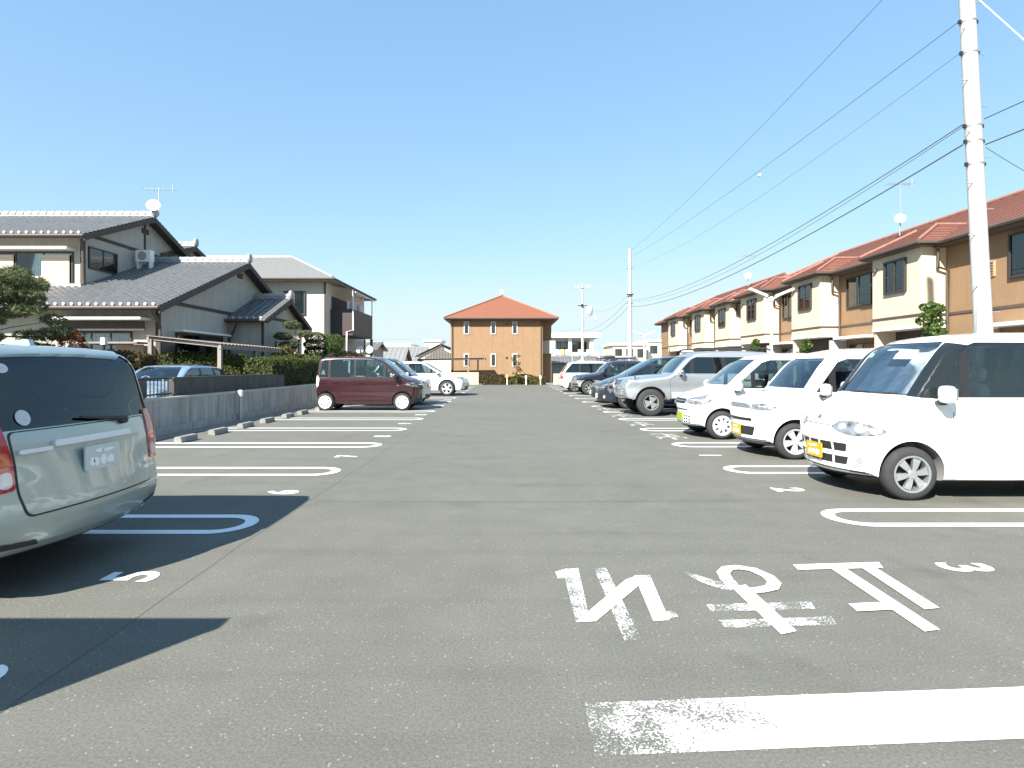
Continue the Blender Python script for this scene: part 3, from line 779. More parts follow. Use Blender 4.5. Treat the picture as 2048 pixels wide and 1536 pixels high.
    def plate(s, proj, z, kind='white', y=0.0, off=.02):
        m = mat('plate_' + kind, {'white': (.60, .62, .60), 'yellow': (.46, .32, .015), 'green': (.26, .33, .03)}[kind], .5, var=.06, vscale=9)
        sg = 1 if proj == 'f' else -1
        xs = [h[0].x * sg for h in (s.bvh.ray_cast(Vector((4 * sg, yy, zz)), Vector((-sg, 0, 0))) for yy in (y - .15, y, y + .15) for zz in (z - .07, z + .07)) if h[0]]
        xf = (max(xs) + .006) * sg
        pts = []
        for k, (cy, cz) in enumerate(((1, 1), (-1, 1), (-1, -1), (1, -1))):
            for j in range(4): a = math.pi / 2 * (k + j / 3); pts.append((y + cy * .150 + .015 * math.cos(a), z + cz * .068 + .015 * math.sin(a)))
        o = MB().prism(pts, 'x', xf, xf + .012 * sg).build('number_plate', m, s.root)
        mw = mat('plate_smudge', (.9, .9, .88), .6); rd = random.Random(int(z * 1000))
        if kind != 'green':
            for cx, cz, rx, rz_ in ((-.05, .042, .06, .014), (.03, .045, .04, .014), (-.08, -.03, .035, .03), (-.01, -.025, .03, .033), (.06, -.03, .028, .03), (.1, -.025, .022, .03)):
                p = [(y + cx + rx * math.cos(a) * rd.uniform(.75, 1.2), z + cz + rz_ * math.sin(a) * rd.uniform(.75, 1.2)) for a in [2 * math.pi * k / 10 for k in range(10)]]
                MB().prism(p, 'x', xf + .0121 * sg, xf + .0135 * sg).build('plate_mark', mw, o)
        return o
SOLVER = 'MANIFOLD'
def shift(pl, du=0, dz=0): return [(p[0] + du, p[1] + dz) for p in pl]
def clip(pl, ax, v, keep_gt):
    res = []; n = len(pl)
    for i in range(n):
        a, b = pl[i], pl[(i + 1) % n]; ia = (a[ax] >= v) == keep_gt; ib = (b[ax] >= v) == keep_gt
        if ia: res.append(a)
        if ia != ib:
            t = (v - a[ax]) / (b[ax] - a[ax]); res.append((a[0] + (b[0] - a[0]) * t, a[1] + (b[1] - a[1]) * t))
    return res

def paint(name, col, metal=.0, rough=.32):
    return mat('paint_' + name, col, rough, metal, 1.0, var=.03, vscale=2.0)

def gen(L, W, H, fw, wb, tyre, rim, paint, nose=(.03, .76), lead=(.10, .86), cowl=(.62, 1.03), wst=(1.05, 1.62), roof=(1.5, 2.6), rtop=(3.2, 1.66),
        rbelt=(3.34, .98), belt=1.0, splits=(1.18, 2.06, 2.83), gnd=.19, crown=.15, bump_z=(.50, .60), hwz=.62, pil=.08, foff=.20, roff=.16, door0=None, doorr=None, rear_z=None, rbot=.12, redge=(.04, .07), **kw):
    rz0 = rear_z or (.48, .60)
    top = [(.03, bump_z[0], 0, crown, .10), (.0, bump_z[1], .08, crown, .10), (nose[0], nose[1], .08, crown, .10), (lead[0], lead[1], .10, crown * .75, .10),
           ((lead[0] + cowl[0]) / 2, (lead[1] + cowl[1]) / 2 + .02, .2, .07, .09), (cowl[0], cowl[1], .10, .06, .08), (wst[0], wst[1], .18, .06, .07),
           (roof[0], H - .01, .4, .03, .07), (roof[1], H, .4, .03, redge[1]), (rtop[0], rtop[1], .12, *redge), (rbelt[0], rbelt[1], .16, .06, .08),
           (L - .03, rz0[1] + .12, .08, .08, .09), (L, rz0[1], .06, .09, .09), (L - .02, rz0[0], 0, .09, .09)]
    bot = [(.03, bump_z[0] - .08, 0, 0, 0), (.035, gnd + .07, .05, 0, 0), (.14, gnd, .08, 0, 0), (L * .5, gnd - .01, .1, 0, 0), (L - .25, gnd + rbot * .3, .1, 0, 0), (L - .06, gnd + rbot, .06, 0, 0), (L - .02, rz0[0] - .07, 0, 0, 0)]
    zb = belt + .03; zt = min(wst[1] - .035, H - .115)
    uf = lambda z: cowl[0] + (wst[0] - cowl[0]) * (z - cowl[1]) / (wst[1] - cowl[1]) + foff
    ur = lambda z: rbelt[0] + (rtop[0] - rbelt[0]) * (z - rbelt[1]) / (rtop[1] - rbelt[1]) - roff
    gh = [(uf(zb), zb), (ur(zb), zb), (ur(zt - .06), zt - .06), (ur(zt) - .05, zt - .005), (uf(zt) + .10, zt), (uf(zt - .05), zt - .05)]
    panes, pillars = [], []; a = -9
    for sp in list(splits) + [99]:
        p = clip(clip(gh, 0, a, True), 0, sp - pil / 2, False)
        if len(p) > 2: panes.append(p)
        if sp < 90:
            q = clip(clip(gh, 0, sp - pil / 2 - .012, True), 0, sp + pil / 2 + .012, False)
            if len(q) > 2: pillars.append([(x, z + (.012 if z > belt + .1 else -.012)) for x, z in q])
        a = sp + pil / 2
    arch = kw.pop('arch', tyre + .055); rwx = fw + wb
    mid = splits[1] if len(splits) > 1 else splits[0]
    d0 = door0 or fw + arch + .09; d1 = doorr or (splits[2] if len(splits) > 2 else rwx - .1)
    zl = gnd + .13
    doors = [[(d0, zl), (mid - .006, zl), (mid - .006, belt + .005), (uf(zb) + .03, belt + .005), (d0, belt - .12)]]
    rb = min(d1, rwx - arch - .05)
    doors.append([(mid + .006, zl), (rb, zl), (rb + .01, tyre + .1), (d1, tyre + arch + .04), (d1, belt + .005), (mid + .006, belt + .005)])
    d = dict(L=L, W=W, H=H, fw=fw, wb=wb, tyre=tyre, rim=rim, arch=arch, paint=paint, top=top, bot=bot, belt=belt, side=gh, panes=panes, pillars=pillars, doors=doors,
             ws=(W / 2 - .135, cowl[1] + .022, W / 2 - .135 - kw.get('tum', .08), wst[1] - .02, cowl[0] - .35, wst[0] + .75),
             rw=kw.pop('rwin', (W / 2 - .16, belt + .05, W / 2 - .16 - kw.get('tum', .08), rtop[1] - .10, L - 1.0)),
             seats=(wst[0] + .35, wst[0] + 1.25), dash=cowl[0] + .12, mirror=(uf(belt) + .10, belt))
    d.update(kw)
    return d

M_grille = mat('grille_black', (.02, .02, .022), .45); M_chrome = mat('chrome', (.75, .76, .77), .12, 1.0); M_trim = mat('black_trim', (.03, .03, .032), .6)
white = paint('white', (.80, .80, .785)); pearl = paint('pearl_white', (.79, .785, .77)); cool = paint('cool_white', (.76, .78, .79))
maroon = paint('maroon', (.036, .0080, .0115), .15); black = paint('black', (.012, .013, .016)); silver = paint('silver', (.50, .52, .53), .75, .36)
sage = paint('silver_green', (.40, .46, .435), .55, .36); navy = paint('navy', (.02, .028, .05), .4); bluep = paint('light_blue', (.30, .42, .52), .5); champagne = paint('warm_silver', (.48, .47, .45), .7)
darkglass = glass('privacy_glass', (.085, .10, .11)); g_mid = glass('green_glass', (.36, .46, .45)); g_wagon = glass('wagon_rear_glass', (.05, .065, .075), .5)
M_cover = mat('wheel_cover_silver', (.70, .71, .72), .35, .5)

def common(c, plate=None, plate_z=.45, rear=True, **k):
    c.wheels(); c.cabin()
    sp = c.sp; b = sp['belt']; hw = c.hw
    if rear and not sp.get('own_rear'):
        c.lamp('tail_lamp', [(hw - .20, b - .30), (hw - .02, b - .30), (hw - .02, b + .02), (hw - .13, b + .02)], 'r', 'red', off=.006, thick=.015, rnd=.03)
    if plate: c.plate('f', plate_z, plate)
    c.patch('front_bumper_lip', [(-hw + .12, sp.get('lip', .27)), (hw - .12, sp.get('lip', .27)), (hw - .12, sp.get('lip', .27) + .012), (-hw + .12, sp.get('lip', .27) + .012)], 'f', M_trim, off=.004, thick=.01, h=.1)

# ---- white tall kei car nearest on the right
c = Car('parked_car', 'tall white boxy car with yellow plate and six-spoke wheels, nearest of the white cars', gen(3.395, 1.475, 1.79, .64, 2.44, .279, .182, white, cowl=(.62, 1.07), belt=1.045, wst=(1.06, 1.69), rtop=(3.22, 1.73), splits=(1.20, 2.06, 2.83),
        spokes=6, spw=.46, rimmat=mat('alloy_bright', (.55, .56, .57), .3, .8), tw=.16, wsglass=glass('windscreen_bright', (.9, .95, .95), 1.2), glass=glass('clear_green_glass', (.80, .88, .85)), rglass=darkglass, hz=.82, bump_z=(.46, .60), nose=(.02, .72), lead=(.12, .91)), (5.27, 6.70), math.pi)
common(c, 'yellow', .445)
c.lamp('headlamp', [(.26, .735), (.36, .685), (.52, .655), (.70, .67), (.722, .73), (.69, .79), (.50, .815), (.34, .805)], 'f', off=.006, thick=.02, h=.03, rnd=.03)
for yy, rr_ in ((.60, .065), (.40, .042)):
    for sg in (-1, 1):
        c.patch('lamp_lens', [(sg * yy + rr_ * math.cos(a), .742 + rr_ * .85 * math.sin(a)) for a in [2 * math.pi * k / 20 for k in range(20)]], 'f', mat('lamp_lens', (.86, .88, .9), .06, .75, 1), off=.012, thick=.008, h=.03)
c.patch('hood_gap', [(-.28, .742), (.28, .742), (.28, .75), (-.28, .75)], 'f', M_grille, off=.003, thick=.006, h=.05)
for z0, z1 in ((.475, .565), (.335, .415)):
    c.patch('grille', [(-.45, z0), (.45, z0), (.47, z1), (-.47, z1)], 'f', M_grille, off=.003, thick=.01, h=.05, rnd=.02)
    for yy in (-.30, -.1, .1, .30): c.patch('grille_bar', [(yy - .011, z0), (yy + .011, z0), (yy + .011, z1), (yy - .011, z1)], 'f', white, off=.008, thick=.012, h=.05)
c.patch('grille_frame', [(-.49, .425), (.49, .425), (.49, .465), (-.49, .465)], 'f', white, off=.014, thick=.02, h=.05, rnd=.015)
for sg in (-1, 1):
    for rr_, mm, of in ((.055, mat('fog_bezel', (.5, .5, .5), .3), .004), (.036, mat('lamp_lens', (.86, .88, .9), .06, .75, 1), .010)):
        c.patch('fog_lamp', [(sg * .585 + rr_ * .8 * math.cos(a), .40 + rr_ * math.sin(a)) for a in [2 * math.pi * k / 16 for k in range(16)]], 'f', mm, off=of, thick=.01, h=.03)
    c.patch('bumper_slot', [(sg * .46, .262), (sg * .64, .262), (sg * .64, .274), (sg * .46, .274)], 'f', M_grille, off=.003, thick=.004, h=.05)
c.pillar([(.90, 1.068), (1.04, 1.30), (1.17, 1.55), (1.25, 1.625)], [(.598, 1.088), (.568, 1.36), (.533, 1.62), (.515, 1.652)], mat('pillar_matt', (.014, .018, .02), .18, spec=.5))
# emblem: two strokes meeting, as on the hood badge
for q in ([(-.035, .80), (.0, .80), (.015, .845), (-.02, .845)], [(.008, .80), (.04, .80), (.04, .815), (.02, .845), (.0, .845)]):
    c.patch('hood_badge', q, 'f', M_chrome, off=.006, thick=.008, h=.03)
M_shade = mat('silver_sunshade', (.80, .82, .84), .35, .35, var=.2, vscale=9, bump=.9, bscale=9)
vs = []; fs = []; nx, ny = 16, 10      # crumpled reflective screen behind the glass
rd = random.Random(5)
for i in range(nx + 1):
    for j in range(ny + 1):
        y = -.56 + 1.12 * i / nx; t = j / ny; z = 1.10 + .50 * t + rd.uniform(-.008, .008); u = .80 + .40 * t + rd.uniform(-.012, .012) + .03 * abs(y) + .02 * math.sin(i * 1.3)
        vs.append((c.X(u), y, z))
for i in range(nx):
    for j in range(ny): fs.append((i * (ny + 1) + j, (i + 1) * (ny + 1) + j, (i + 1) * (ny + 1) + j + 1, i * (ny + 1) + j + 1))
sh = mk('sunshade', vs, [f for f in fs if not (4 * (ny + 1) < f[0] < 9 * (ny + 1) and f[0] % (ny + 1) > 5)], M_shade, c.root, 60)
for yy in (-.35, .12): c.patch('wiper', [(yy, 1.092), (yy + .36, 1.102), (yy + .36, 1.11), (yy, 1.106)], 'f', M_trim, off=.012, thick=.012, h=.08)
c.patch('inspection_sticker', [(-.50 - .03, 1.515), (-.44, 1.515), (-.44, 1.56), (-.53, 1.56)], 'f', mat('sticker_green', (.3, .75, .6), .5), off=.001, thick=.002, h=.03)
c.sides('side_skirt', [(1.08, .235), (2.60, .235), (2.60, .30), (1.08, .30)], white, off=.022, thick=.03, h=.08)

# ---- white kei car beside it
c = Car('parked_car', 'boxy white car with black lower intake and yellow plate, second white car from the camera', gen(3.395, 1.475, 1.70, .62, 2.40, .272, .178, pearl, nose=(.01, .74), lead=(.08, .885), cowl=(.74, 1.04), wst=(1.14, 1.55), roof=(1.55, 2.6), rtop=(3.2, 1.60),
        rbelt=(3.33, .98), belt=.985, spokes=5, spw=.5, rimmat=M_cover, glass=g_mid, rglass=darkglass, tum=.09), (5.40, 9.33), math.pi)
common(c, 'yellow', .40)
c.lamp('headlamp', [(.40, .735), (.70, .73), (.72, .80), (.66, .835), (.40, .83)], 'f', off=.006, thick=.018, h=.03, rnd=.02)
c.patch('grille', [(-.38, .745), (.38, .745), (.38, .825), (-.38, .825)], 'f', mat('chrome_grille', (.42, .43, .44), .3, .6), off=.004, thick=.012, h=.05, rnd=.02)
for zz in (.765, .785, .805): c.patch('grille_bar', [(-.37, zz - .003), (.37, zz - .003), (.37, zz + .003), (-.37, zz + .003)], 'f', M_grille, off=.006, thick=.004, h=.08)
c.patch('intake_slot', [(-.42, .555), (.42, .555), (.42, .60), (-.42, .60)], 'f', M_grille, off=.003, thick=.008, h=.05, rnd=.015)
c.patch('lower_intake', [(-.42, .33), (.42, .33), (.46, .47), (-.46, .47)], 'f', M_grille, off=.003, thick=.008, h=.05, rnd=.03)
c.patch('under_spoiler', [(-.58, .215), (.58, .215), (.58, .25), (-.58, .25)], 'f', mat('grey_trim', (.2, .2, .21), .6), off=.012, thick=.02, h=.06)

# ---- rounder white kei car, third
c = Car('parked_car', 'rounded white car with green plate and eight-slot wheel covers, third white car from the camera', gen(3.395, 1.475, 1.68, .62, 2.40, .272, .180, cool, nose=(.0, .70), lead=(.07, .80), cowl=(.66, 1.02), wst=(1.30, 1.56), roof=(1.75, 2.6), rtop=(3.15, 1.57),
        rbelt=(3.33, .95), belt=.95, splits=(1.22, 2.10, 2.85), pil=.05, spokes=8, style='cap', rimmat=M_cover, glass=glass('clear_green_glass', (.80, .88, .85)), rglass=g_mid, tum=.10), (5.19, 11.7), math.pi)
common(c, 'green', .40)
c.lamp('headlamp', [(.30, .70), (.50, .66), (.70, .67), (.725, .76), (.69, .86), (.60, .84), (.34, .765)], 'f', off=.006, thick=.018, h=.03, rnd=.02)
c.patch('grille', [(-.29, .665), (.29, .665), (.31, .765), (-.31, .765)], 'f', M_grille, off=.004, thick=.012, h=.05, rnd=.02)
c.patch('grille_bar', [(-.29, .71), (.29, .71), (.29, .725), (-.29, .725)], 'f', M_chrome, off=.008, thick=.008, h=.05)
c.patch('intake_slot', [(-.34, .54), (.34, .54), (.34, .562), (-.34, .562)], 'f', M_grille, off=.003, thick=.008, h=.05)
for yy in (-.38, -.30, -.22, .22, .30, .38):
    for zz in (.31, .365, .42): c.patch('intake_hole', [(yy - .026, zz - .016), (yy + .026, zz - .016), (yy + .026, zz + .016), (yy - .026, zz + .016)], 'f', M_grille, off=.003, thick=.004, h=.06, rnd=.008)

# ---- silver off-roader
sp = gen(4.73, 1.80, 1.86, .86, 2.68, .383, .205, silver, nose=(.06, .92), lead=(.16, 1.06), cowl=(1.42, 1.20), wst=(1.90, 1.70), roof=(2.3, 3.8), rtop=(4.55, 1.79), rbelt=(4.62, 1.15), belt=1.17, splits=(2.02, 2.92, 3.75),
         gnd=.46, bump_z=(.70, .80), crown=.10, tum=.11, arch=.46, tw=.25, spokes=3, spw=.55, rimmat=mat('alloy_bright', (.55, .56, .57), .3, .8), glass=darkglass, rear_z=(.62, .74), zmid=.9, tuckz=.55, crease=.8, lip=.56,
         mirrorsize=(.12, .20, .16), mirrormat=M_chrome, hmat=M_trim, hz=1.02, cat='off-roader', inset=-.02)
c = Car('parked_car', 'large silver off-roader with big tyres and flared arches', sp, (5.55, 17.05), math.pi)
common(c, None)
for u_ in (sp['fw'], sp['fw'] + sp['wb']):   # flares
    for pj in ('l', 'R'):
        r0, r1 = .455, .56; n = 14; a0, a1 = math.radians(-8), math.radians(188)
        ar = [a0 + (a1 - a0) * k / n for k in range(n + 1)]
        pl = [(u_ + r1 * math.cos(a), .393 + r1 * math.sin(a)) for a in ar] + [(u_ + r0 * math.cos(a), .393 + r0 * math.sin(a)) for a in ar[::-1]]
        c.patch('fender_flare', pl, pj, silver, off=.045, thick=.06, h=.07)
        c.patch('mud_flap', [(u_ + .42, .20), (u_ + .46, .20), (u_ + .47, .42), (u_ + .43, .42)], pj, M_trim, off=.0, thick=.02, h=.08)
c.sides('side_cladding', [(1.45, .52), (3.0, .52), (3.0, .68), (1.45, .68)], mat('paint_cladding', (.56, .57, .57), .4, .4, .5), off=.02, thick=.03, h=.08, rnd=.02)
for sg in (-1, 1): MB().tube([(c.X(1.5), sg * .92, .42), (c.X(2.98), sg * .92, .42)], .05, 10).build('side_step', M_chrome, c.root, 50)
c.lamp('headlamp', [(.52, .84), (.80, .84), (.82, 1.0), (.54, 1.02)], 'f', off=.008, thick=.02, h=.04, rnd=.03)
c.patch('grille', [(-.46, .85), (.46, .85), (.46, 1.02), (-.46, 1.02)], 'f', M_chrome, off=.006, thick=.02, h=.06, rnd=.03)
for k in range(7): c.patch('grille_slot', [(-.40 + k * .12, .87), (-.33 + k * .12, .87), (-.33 + k * .12, 1.0), (-.40 + k * .12, 1.0)], 'f', M_grille, off=.009, thick=.004, h=.07)
gb = MB()      # chrome bumper guard
for sg in (-1, 1): gb.tube([(c.X(-.02), sg * .42, .60), (c.X(-.10), sg * .42, .70), (c.X(-.11), sg * .40, .92), (c.X(-.04), sg * .36, 1.02)], .035, 10)
gb.tube([(c.X(-.11), -.42, .86), (c.X(-.11), .42, .86)], .032, 10); gb.tube([(c.X(-.10), -.44, .70), (c.X(-.10), .44, .70)], .032, 10); gb.build('bumper_guard', M_chrome, c.root, 50)
for sg in (-1, 1): MB().tube([(c.X(2.1), sg * .62, 1.88), (c.X(2.25), sg * .62, 1.92), (c.X(4.2), sg * .62, 1.92), (c.X(4.35), sg * .62, 1.86)], .022, 8).build('roof_rail', M_trim, c.root, 50)
fm = MB(); fm.tube([(c.X(.45), .72, 1.04), (c.X(.43), .80, 1.20)], .016, 8); fm.rbox((c.X(.44), .82, 1.25), (.07, .12, .11), 3, 6); fm.build('fender_mirror', M_trim, c.root, 50)

# ---- dark one-box people carrier beyond
c = Car('parked_car', 'dark blue people carrier with long sloping windscreen beside the silver off-roader', gen(4.70, 1.80, 1.76, .92, 2.85, .325, .215, navy, nose=(.02, .72), lead=(.10, .84), cowl=(.78, 1.10), wst=(1.85, 1.68), roof=(2.4, 3.6), rtop=(4.45, 1.68),
        rbelt=(4.62, 1.02), belt=1.0, splits=(1.75, 2.72, 3.70), tum=.14, glass=g_mid, wsglass=glass('windscreen_green', (.45, .56, .55)), rglass=darkglass, spokes=5), (5.42, 19.85), math.pi)
common(c, 'white', .40)
c.lamp('headlamp', [(.42, .66), (.80, .68), (.85, .80), (.80, .86), (.46, .74)], 'f', off=.006, thick=.02, h=.04, rnd=.02)
c.patch('grille', [(-.38, .60), (.38, .60), (.40, .72), (-.40, .72)], 'f', M_chrome, off=.004, thick=.012, h=.06, rnd=.02)
c.patch('lower_intake', [(-.55, .28), (.55, .28), (.6, .48), (-.6, .48)], 'f', M_grille, off=.003, thick=.008, h=.06, rnd=.03)
c.lamp('fog_lamp', [(.64, .34), (.74, .34), (.74, .44), (.64, .44)], 'f', 'fog', off=.006, thick=.01, h=.04, rnd=.03)

# ---- navy hatchback
c = Car('parked_car', 'navy saloon with rounded nose between the people carrier and the two-tone off-roader', gen(4.40, 1.72, 1.50, .88, 2.6, .31, .205, navy, nose=(.02, .64), lead=(.12, .74), cowl=(1.12, .98), wst=(1.80, 1.43), roof=(2.2, 2.9), rtop=(3.95, 1.40),
        rbelt=(4.28, 1.0), belt=.95, splits=(1.6, 2.45, 3.3), tum=.15, glass=g_mid, rglass=darkglass), (5.45, 22.55), math.pi)
common(c, 'white', .40)
c.lamp('headlamp', [(.46, .60), (.74, .63), (.80, .74), (.50, .70)], 'f', off=.006, thick=.02, h=.04, rnd=.02)
c.patch('grille', [(-.36, .58), (.36, .58), (.38, .68), (-.38, .68)], 'f', M_chrome, off=.004, thick=.012, h=.06, rnd=.02)
c.patch('lower_intake', [(-.5, .26), (.5, .26), (.55, .42), (-.55, .42)], 'f', M_grille, off=.003, thick=.008, h=.06, rnd=.03)

# ---- two-tone off-roader with a loaded roof rack
sp = gen(4.25, 1.70, 1.70, .80, 2.45, .345, .2, navy, nose=(.04, .80), lead=(.14, .95), cowl=(1.25, 1.10), wst=(1.75, 1.58), roof=(2.1, 3.3), rtop=(4.05, 1.62), rbelt=(4.16, 1.05), belt=1.05, splits=(1.8, 2.62, 3.4),
         gnd=.36, bump_z=(.56, .66), tum=.11, glass=g_mid, rglass=darkglass, tone=lambda u, z: z < .72, paint2=silver, lip=.46, cat='off-roader', arch=.42, tw=.22)
c = Car('parked_car', 'off-roader with dark upper body, silver lower body and a loaded roof rack', sp, (5.35, 29.05), math.pi)
common(c, None)
c.lamp('headlamp', [(.46, .74), (.74, .74), (.78, .88), (.48, .88)], 'f', off=.006, thick=.02, h=.04, rnd=.03)
c.patch('grille', [(-.40, .74), (.40, .74), (.40, .88), (-.40, .88)], 'f', M_chrome, off=.006, thick=.016, h=.06, rnd=.02)
rk = thing('roof_rack', 'dark roof rack with rolled gear on the two-tone off-roader', 'roof rack', (5.45, 29.05, 1.69))
q = MB()
for yy in (-.5, .5): q.tube([(4.6, 29.05 + yy, 1.81), (6.4, 29.05 + yy, 1.81)], .025, 8)
for k in range(6): q.tube([(4.65 + k * .34, 28.55, 1.81), (4.65 + k * .34, 29.55, 1.81)], .018, 6)
for k in (0, 2, 4, 5):
    for yy in (-.5, .5): q.tube([(4.65 + k * .34, 29.05 + yy, 1.66), (4.65 + k * .34, 29.05 + yy, 1.81)], .018, 6)
q.build('frame', M_trim, rk, 40)
MB().rbox((5.15, 28.95, 1.90), (.55, .5, .13), 3, 8).build('gear_bag', mat('gear_dark', (.06, .06, .06), .9), rk, 60)
MB().rbox((5.85, 29.1, 1.87), (1.0, .42, .08), 3.5, 8).build('gear_case', mat('gear_grey', (.4, .4, .42), .5), rk, 60)
MB().tube([(4.62, 28.7, 1.84), (4.42, 28.7, 2.16)], [.05, .02], 8).build('gear_strap', mat('gear_white', (.7, .7, .7), .6), rk, 40)

# ---- white car parked nose-in at the far end
sp = gen(4.45, 1.74, 1.72, .88, 2.7, .31, .2, white, nose=(.02, .72), lead=(.10, .84), cowl=(.95, 1.05), wst=(1.60, 1.62), roof=(2.1, 3.1), rtop=(3.85, 1.62), rbelt=(4.30, 1.08), belt=1.02, splits=(1.6, 2.45, 3.3), tum=.13, glass=g_mid, rglass=darkglass)
c = Car('parked_car', 'white car parked nose-in with red tail lamps, farthest in the right-hand row', sp, (2.85 + 2.22, 32.35), 0)
common(c, None); c.plate('r', .62, 'white')
c.sides('tail_lamp', [(4.20, .74), (4.42, .72), (4.44, .98), (4.28, 1.06)], mat('tail_lamp_red', (.42, .012, .018), .12, 0, 1.0), off=.008, thick=.02, h=.04, rnd=.03)

# ---- left row: maroon tall kei car
def roox(p, tone=None, p2=None, **k):
    return gen(3.395, 1.475, 1.735, .56, 2.43, .279, .19, p, nose=(.01, .80), lead=(.09, .95), cowl=(.52, 1.09), wst=(1.20, 1.67), roof=(1.6, 2.6), rtop=(3.22, 1.69), rbelt=(3.35, 1.0), belt=1.03, splits=(1.12, 2.05, 2.86), pil=.05,
               style='cap', spokes=8, rimmat=mat('wheel_cover_white', (.78, .78, .78), .4, .2), glass=glass('clear_green_glass', (.80, .88, .85)), rglass=g_mid, tone=tone, paint2=p2 or p, own_rear=True, **k)
def roox_parts(c, plate):
    common(c, plate, .43)
    c.lamp('headlamp', [(.42, .72), (.70, .76), (.735, .84), (.70, .90), (.48, .84)], 'f', off=.006, thick=.02, h=.03, rnd=.02)
    c.patch('grille', [(-.36, .66), (.36, .66), (.42, .82), (-.42, .82)], 'f', M_grille, off=.004, thick=.012, h=.05, rnd=.03)
    c.patch('grille_chrome', [(-.38, .80), (.38, .80), (.42, .83), (-.42, .83)], 'f', M_chrome, off=.008, thick=.012, h=.05)
    c.patch('lower_intake', [(-.48, .28), (.48, .28), (.52, .40), (-.52, .40)], 'f', M_grille, off=.003, thick=.008, h=.05, rnd=.03)
    c.sides('tail_lamp', [(3.20, .80), (3.28, .72), (3.38, .78), (3.38, 1.10), (3.24, 1.12), (3.17, 1.02)], mat('tail_lamp_clear', (.72, .70, .70), .12, .1, 1), off=.006, thick=.015, h=.03, rnd=.02)
    c.sides('window_pillar', [(2.83, 1.04), (2.90, 1.04), (2.90, 1.60), (2.83, 1.60)], c.sp['paint'], off=.0, thick=.02, h=.08)
c = Car('parked_car', 'maroon boxy tall car parked beside the empty bays', roox(maroon, mirrormat=black), (-4.45, 18.87), 0)
roox_parts(c, 'yellow')
for up, m_ in (([(3.33, .60), (3.33, .65), (2.72, .70), (2.58, .64), (2.10, .385), (1.55, .352), (1.05, .35), (1.05, .335), (1.55, .325), (2.14, .335), (2.62, .60), (2.76, .655)], maroon), ([(3.2, .865), (.7, .82), (.7, .835), (3.2, .888)], maroon)):
    c.sides('body_crease', up, m_, off=.013, thick=.014, h=.05)
c.sides('name_plate', [(.66, .79), (.73, .79), (.73, .82), (.66, .82)], M_chrome, off=.006, thick=.006, h=.05)
c = Car('parked_car', 'white tall car with black roof behind the maroon car', roox(cool, lambda u, z: z > 1.05 and u > .45, black), (-4.52, 21.40), 0)
roox_parts(c, None)
c.patch('front_badge_panel', [(-.52, .60), (.52, .60), (.60, .86), (-.60, .86)], 'f', M_chrome, off=.01, thick=.012, h=.05, rnd=.05)
# white suv
sp = gen(4.72, 1.835, 1.665, .98, 2.66, .36, .235, white, nose=(.02, .72), lead=(.14, .86), cowl=(1.20, 1.10), wst=(2.05, 1.60), roof=(2.45, 3.1), rtop=(4.25, 1.54), rbelt=(4.60, 1.08), belt=1.05, splits=(1.95, 2.85, 3.75), gnd=.24, tum=.17, glass=g_mid, rglass=darkglass, spokes=5, spw=.45,
         rimmat=M_cover, crown=.2, arch=.42, tw=.22, lip=.30)
c = Car('parked_car', 'white sport utility car at the end of the left-hand row', sp, (-1.88 - 2.36, 28.25), 0)
common(c, 'white', .52)
c.lamp('headlamp', [(.46, .74), (.80, .78), (.87, .86), (.80, .89), (.50, .80)], 'f', off=.006, thick=.02, h=.04, rnd=.02)
c.sides('headlamp_edge', [(.22, .80), (.75, .90), (.75, .915), (.22, .86)], M_grille, off=.005, thick=.008, h=.05)
c.patch('grille', [(-.42, .66), (.42, .66), (.46, .78), (-.46, .78)], 'f', M_chrome, off=.004, thick=.012, h=.06, rnd=.02)
c.patch('lower_intake', [(-.60, .32), (.60, .32), (.62, .46), (-.62, .46)], 'f', M_grille, off=.003, thick=.008, h=.06, rnd=.03)
c.lamp('fog_lamp', [(.60, .48), (.80, .50), (.82, .62), (.62, .62)], 'f', 'fog', off=.006, thick=.012, h=.04, rnd=.03)
# ---- silver-green estate car, rear end towards the aisle
sp = gen(4.40, 1.70, 1.555, .88, 2.6, .31, .2, sage, nose=(.02, .64), lead=(.12, .74), cowl=(1.05, 1.0), wst=(1.80, 1.45), roof=(2.2, 3.2), rtop=(4.10, 1.522), rbelt=(4.285, 1.0), belt=.965, rbot=.03, redge=(.02, .05), splits=(1.6, 2.45, 3.35), tum=.13, glass=darkglass, rglass=g_wagon,
         own_rear=True, rear_z=(.40, .49), gnd=.235, rwin=(.755, 1.015, .68, 1.487, 3.5), cat='estate car', rtap=.06, crown=.16)
c = Car('parked_car', 'silver-green estate car seen from behind with red tail lamps', sp, (-2.80 - 2.20, 4.03), math.pi)
common(c, None)
c.patch('tailgate', [(-.58, .505), (.58, .505), (.612, .62), (.618, 1.0), (-.618, 1.0), (-.612, .62)], 'r', sage, off=.006, thick=.008, h=.05, rnd=.04)
c.patch('tailgate_gap', [(-.592, .493), (.592, .493), (.625, .615), (.631, 1.008), (-.631, 1.008), (-.625, .615)], 'r', M_trim, off=.0015, thick=0, h=.05, rnd=.04)
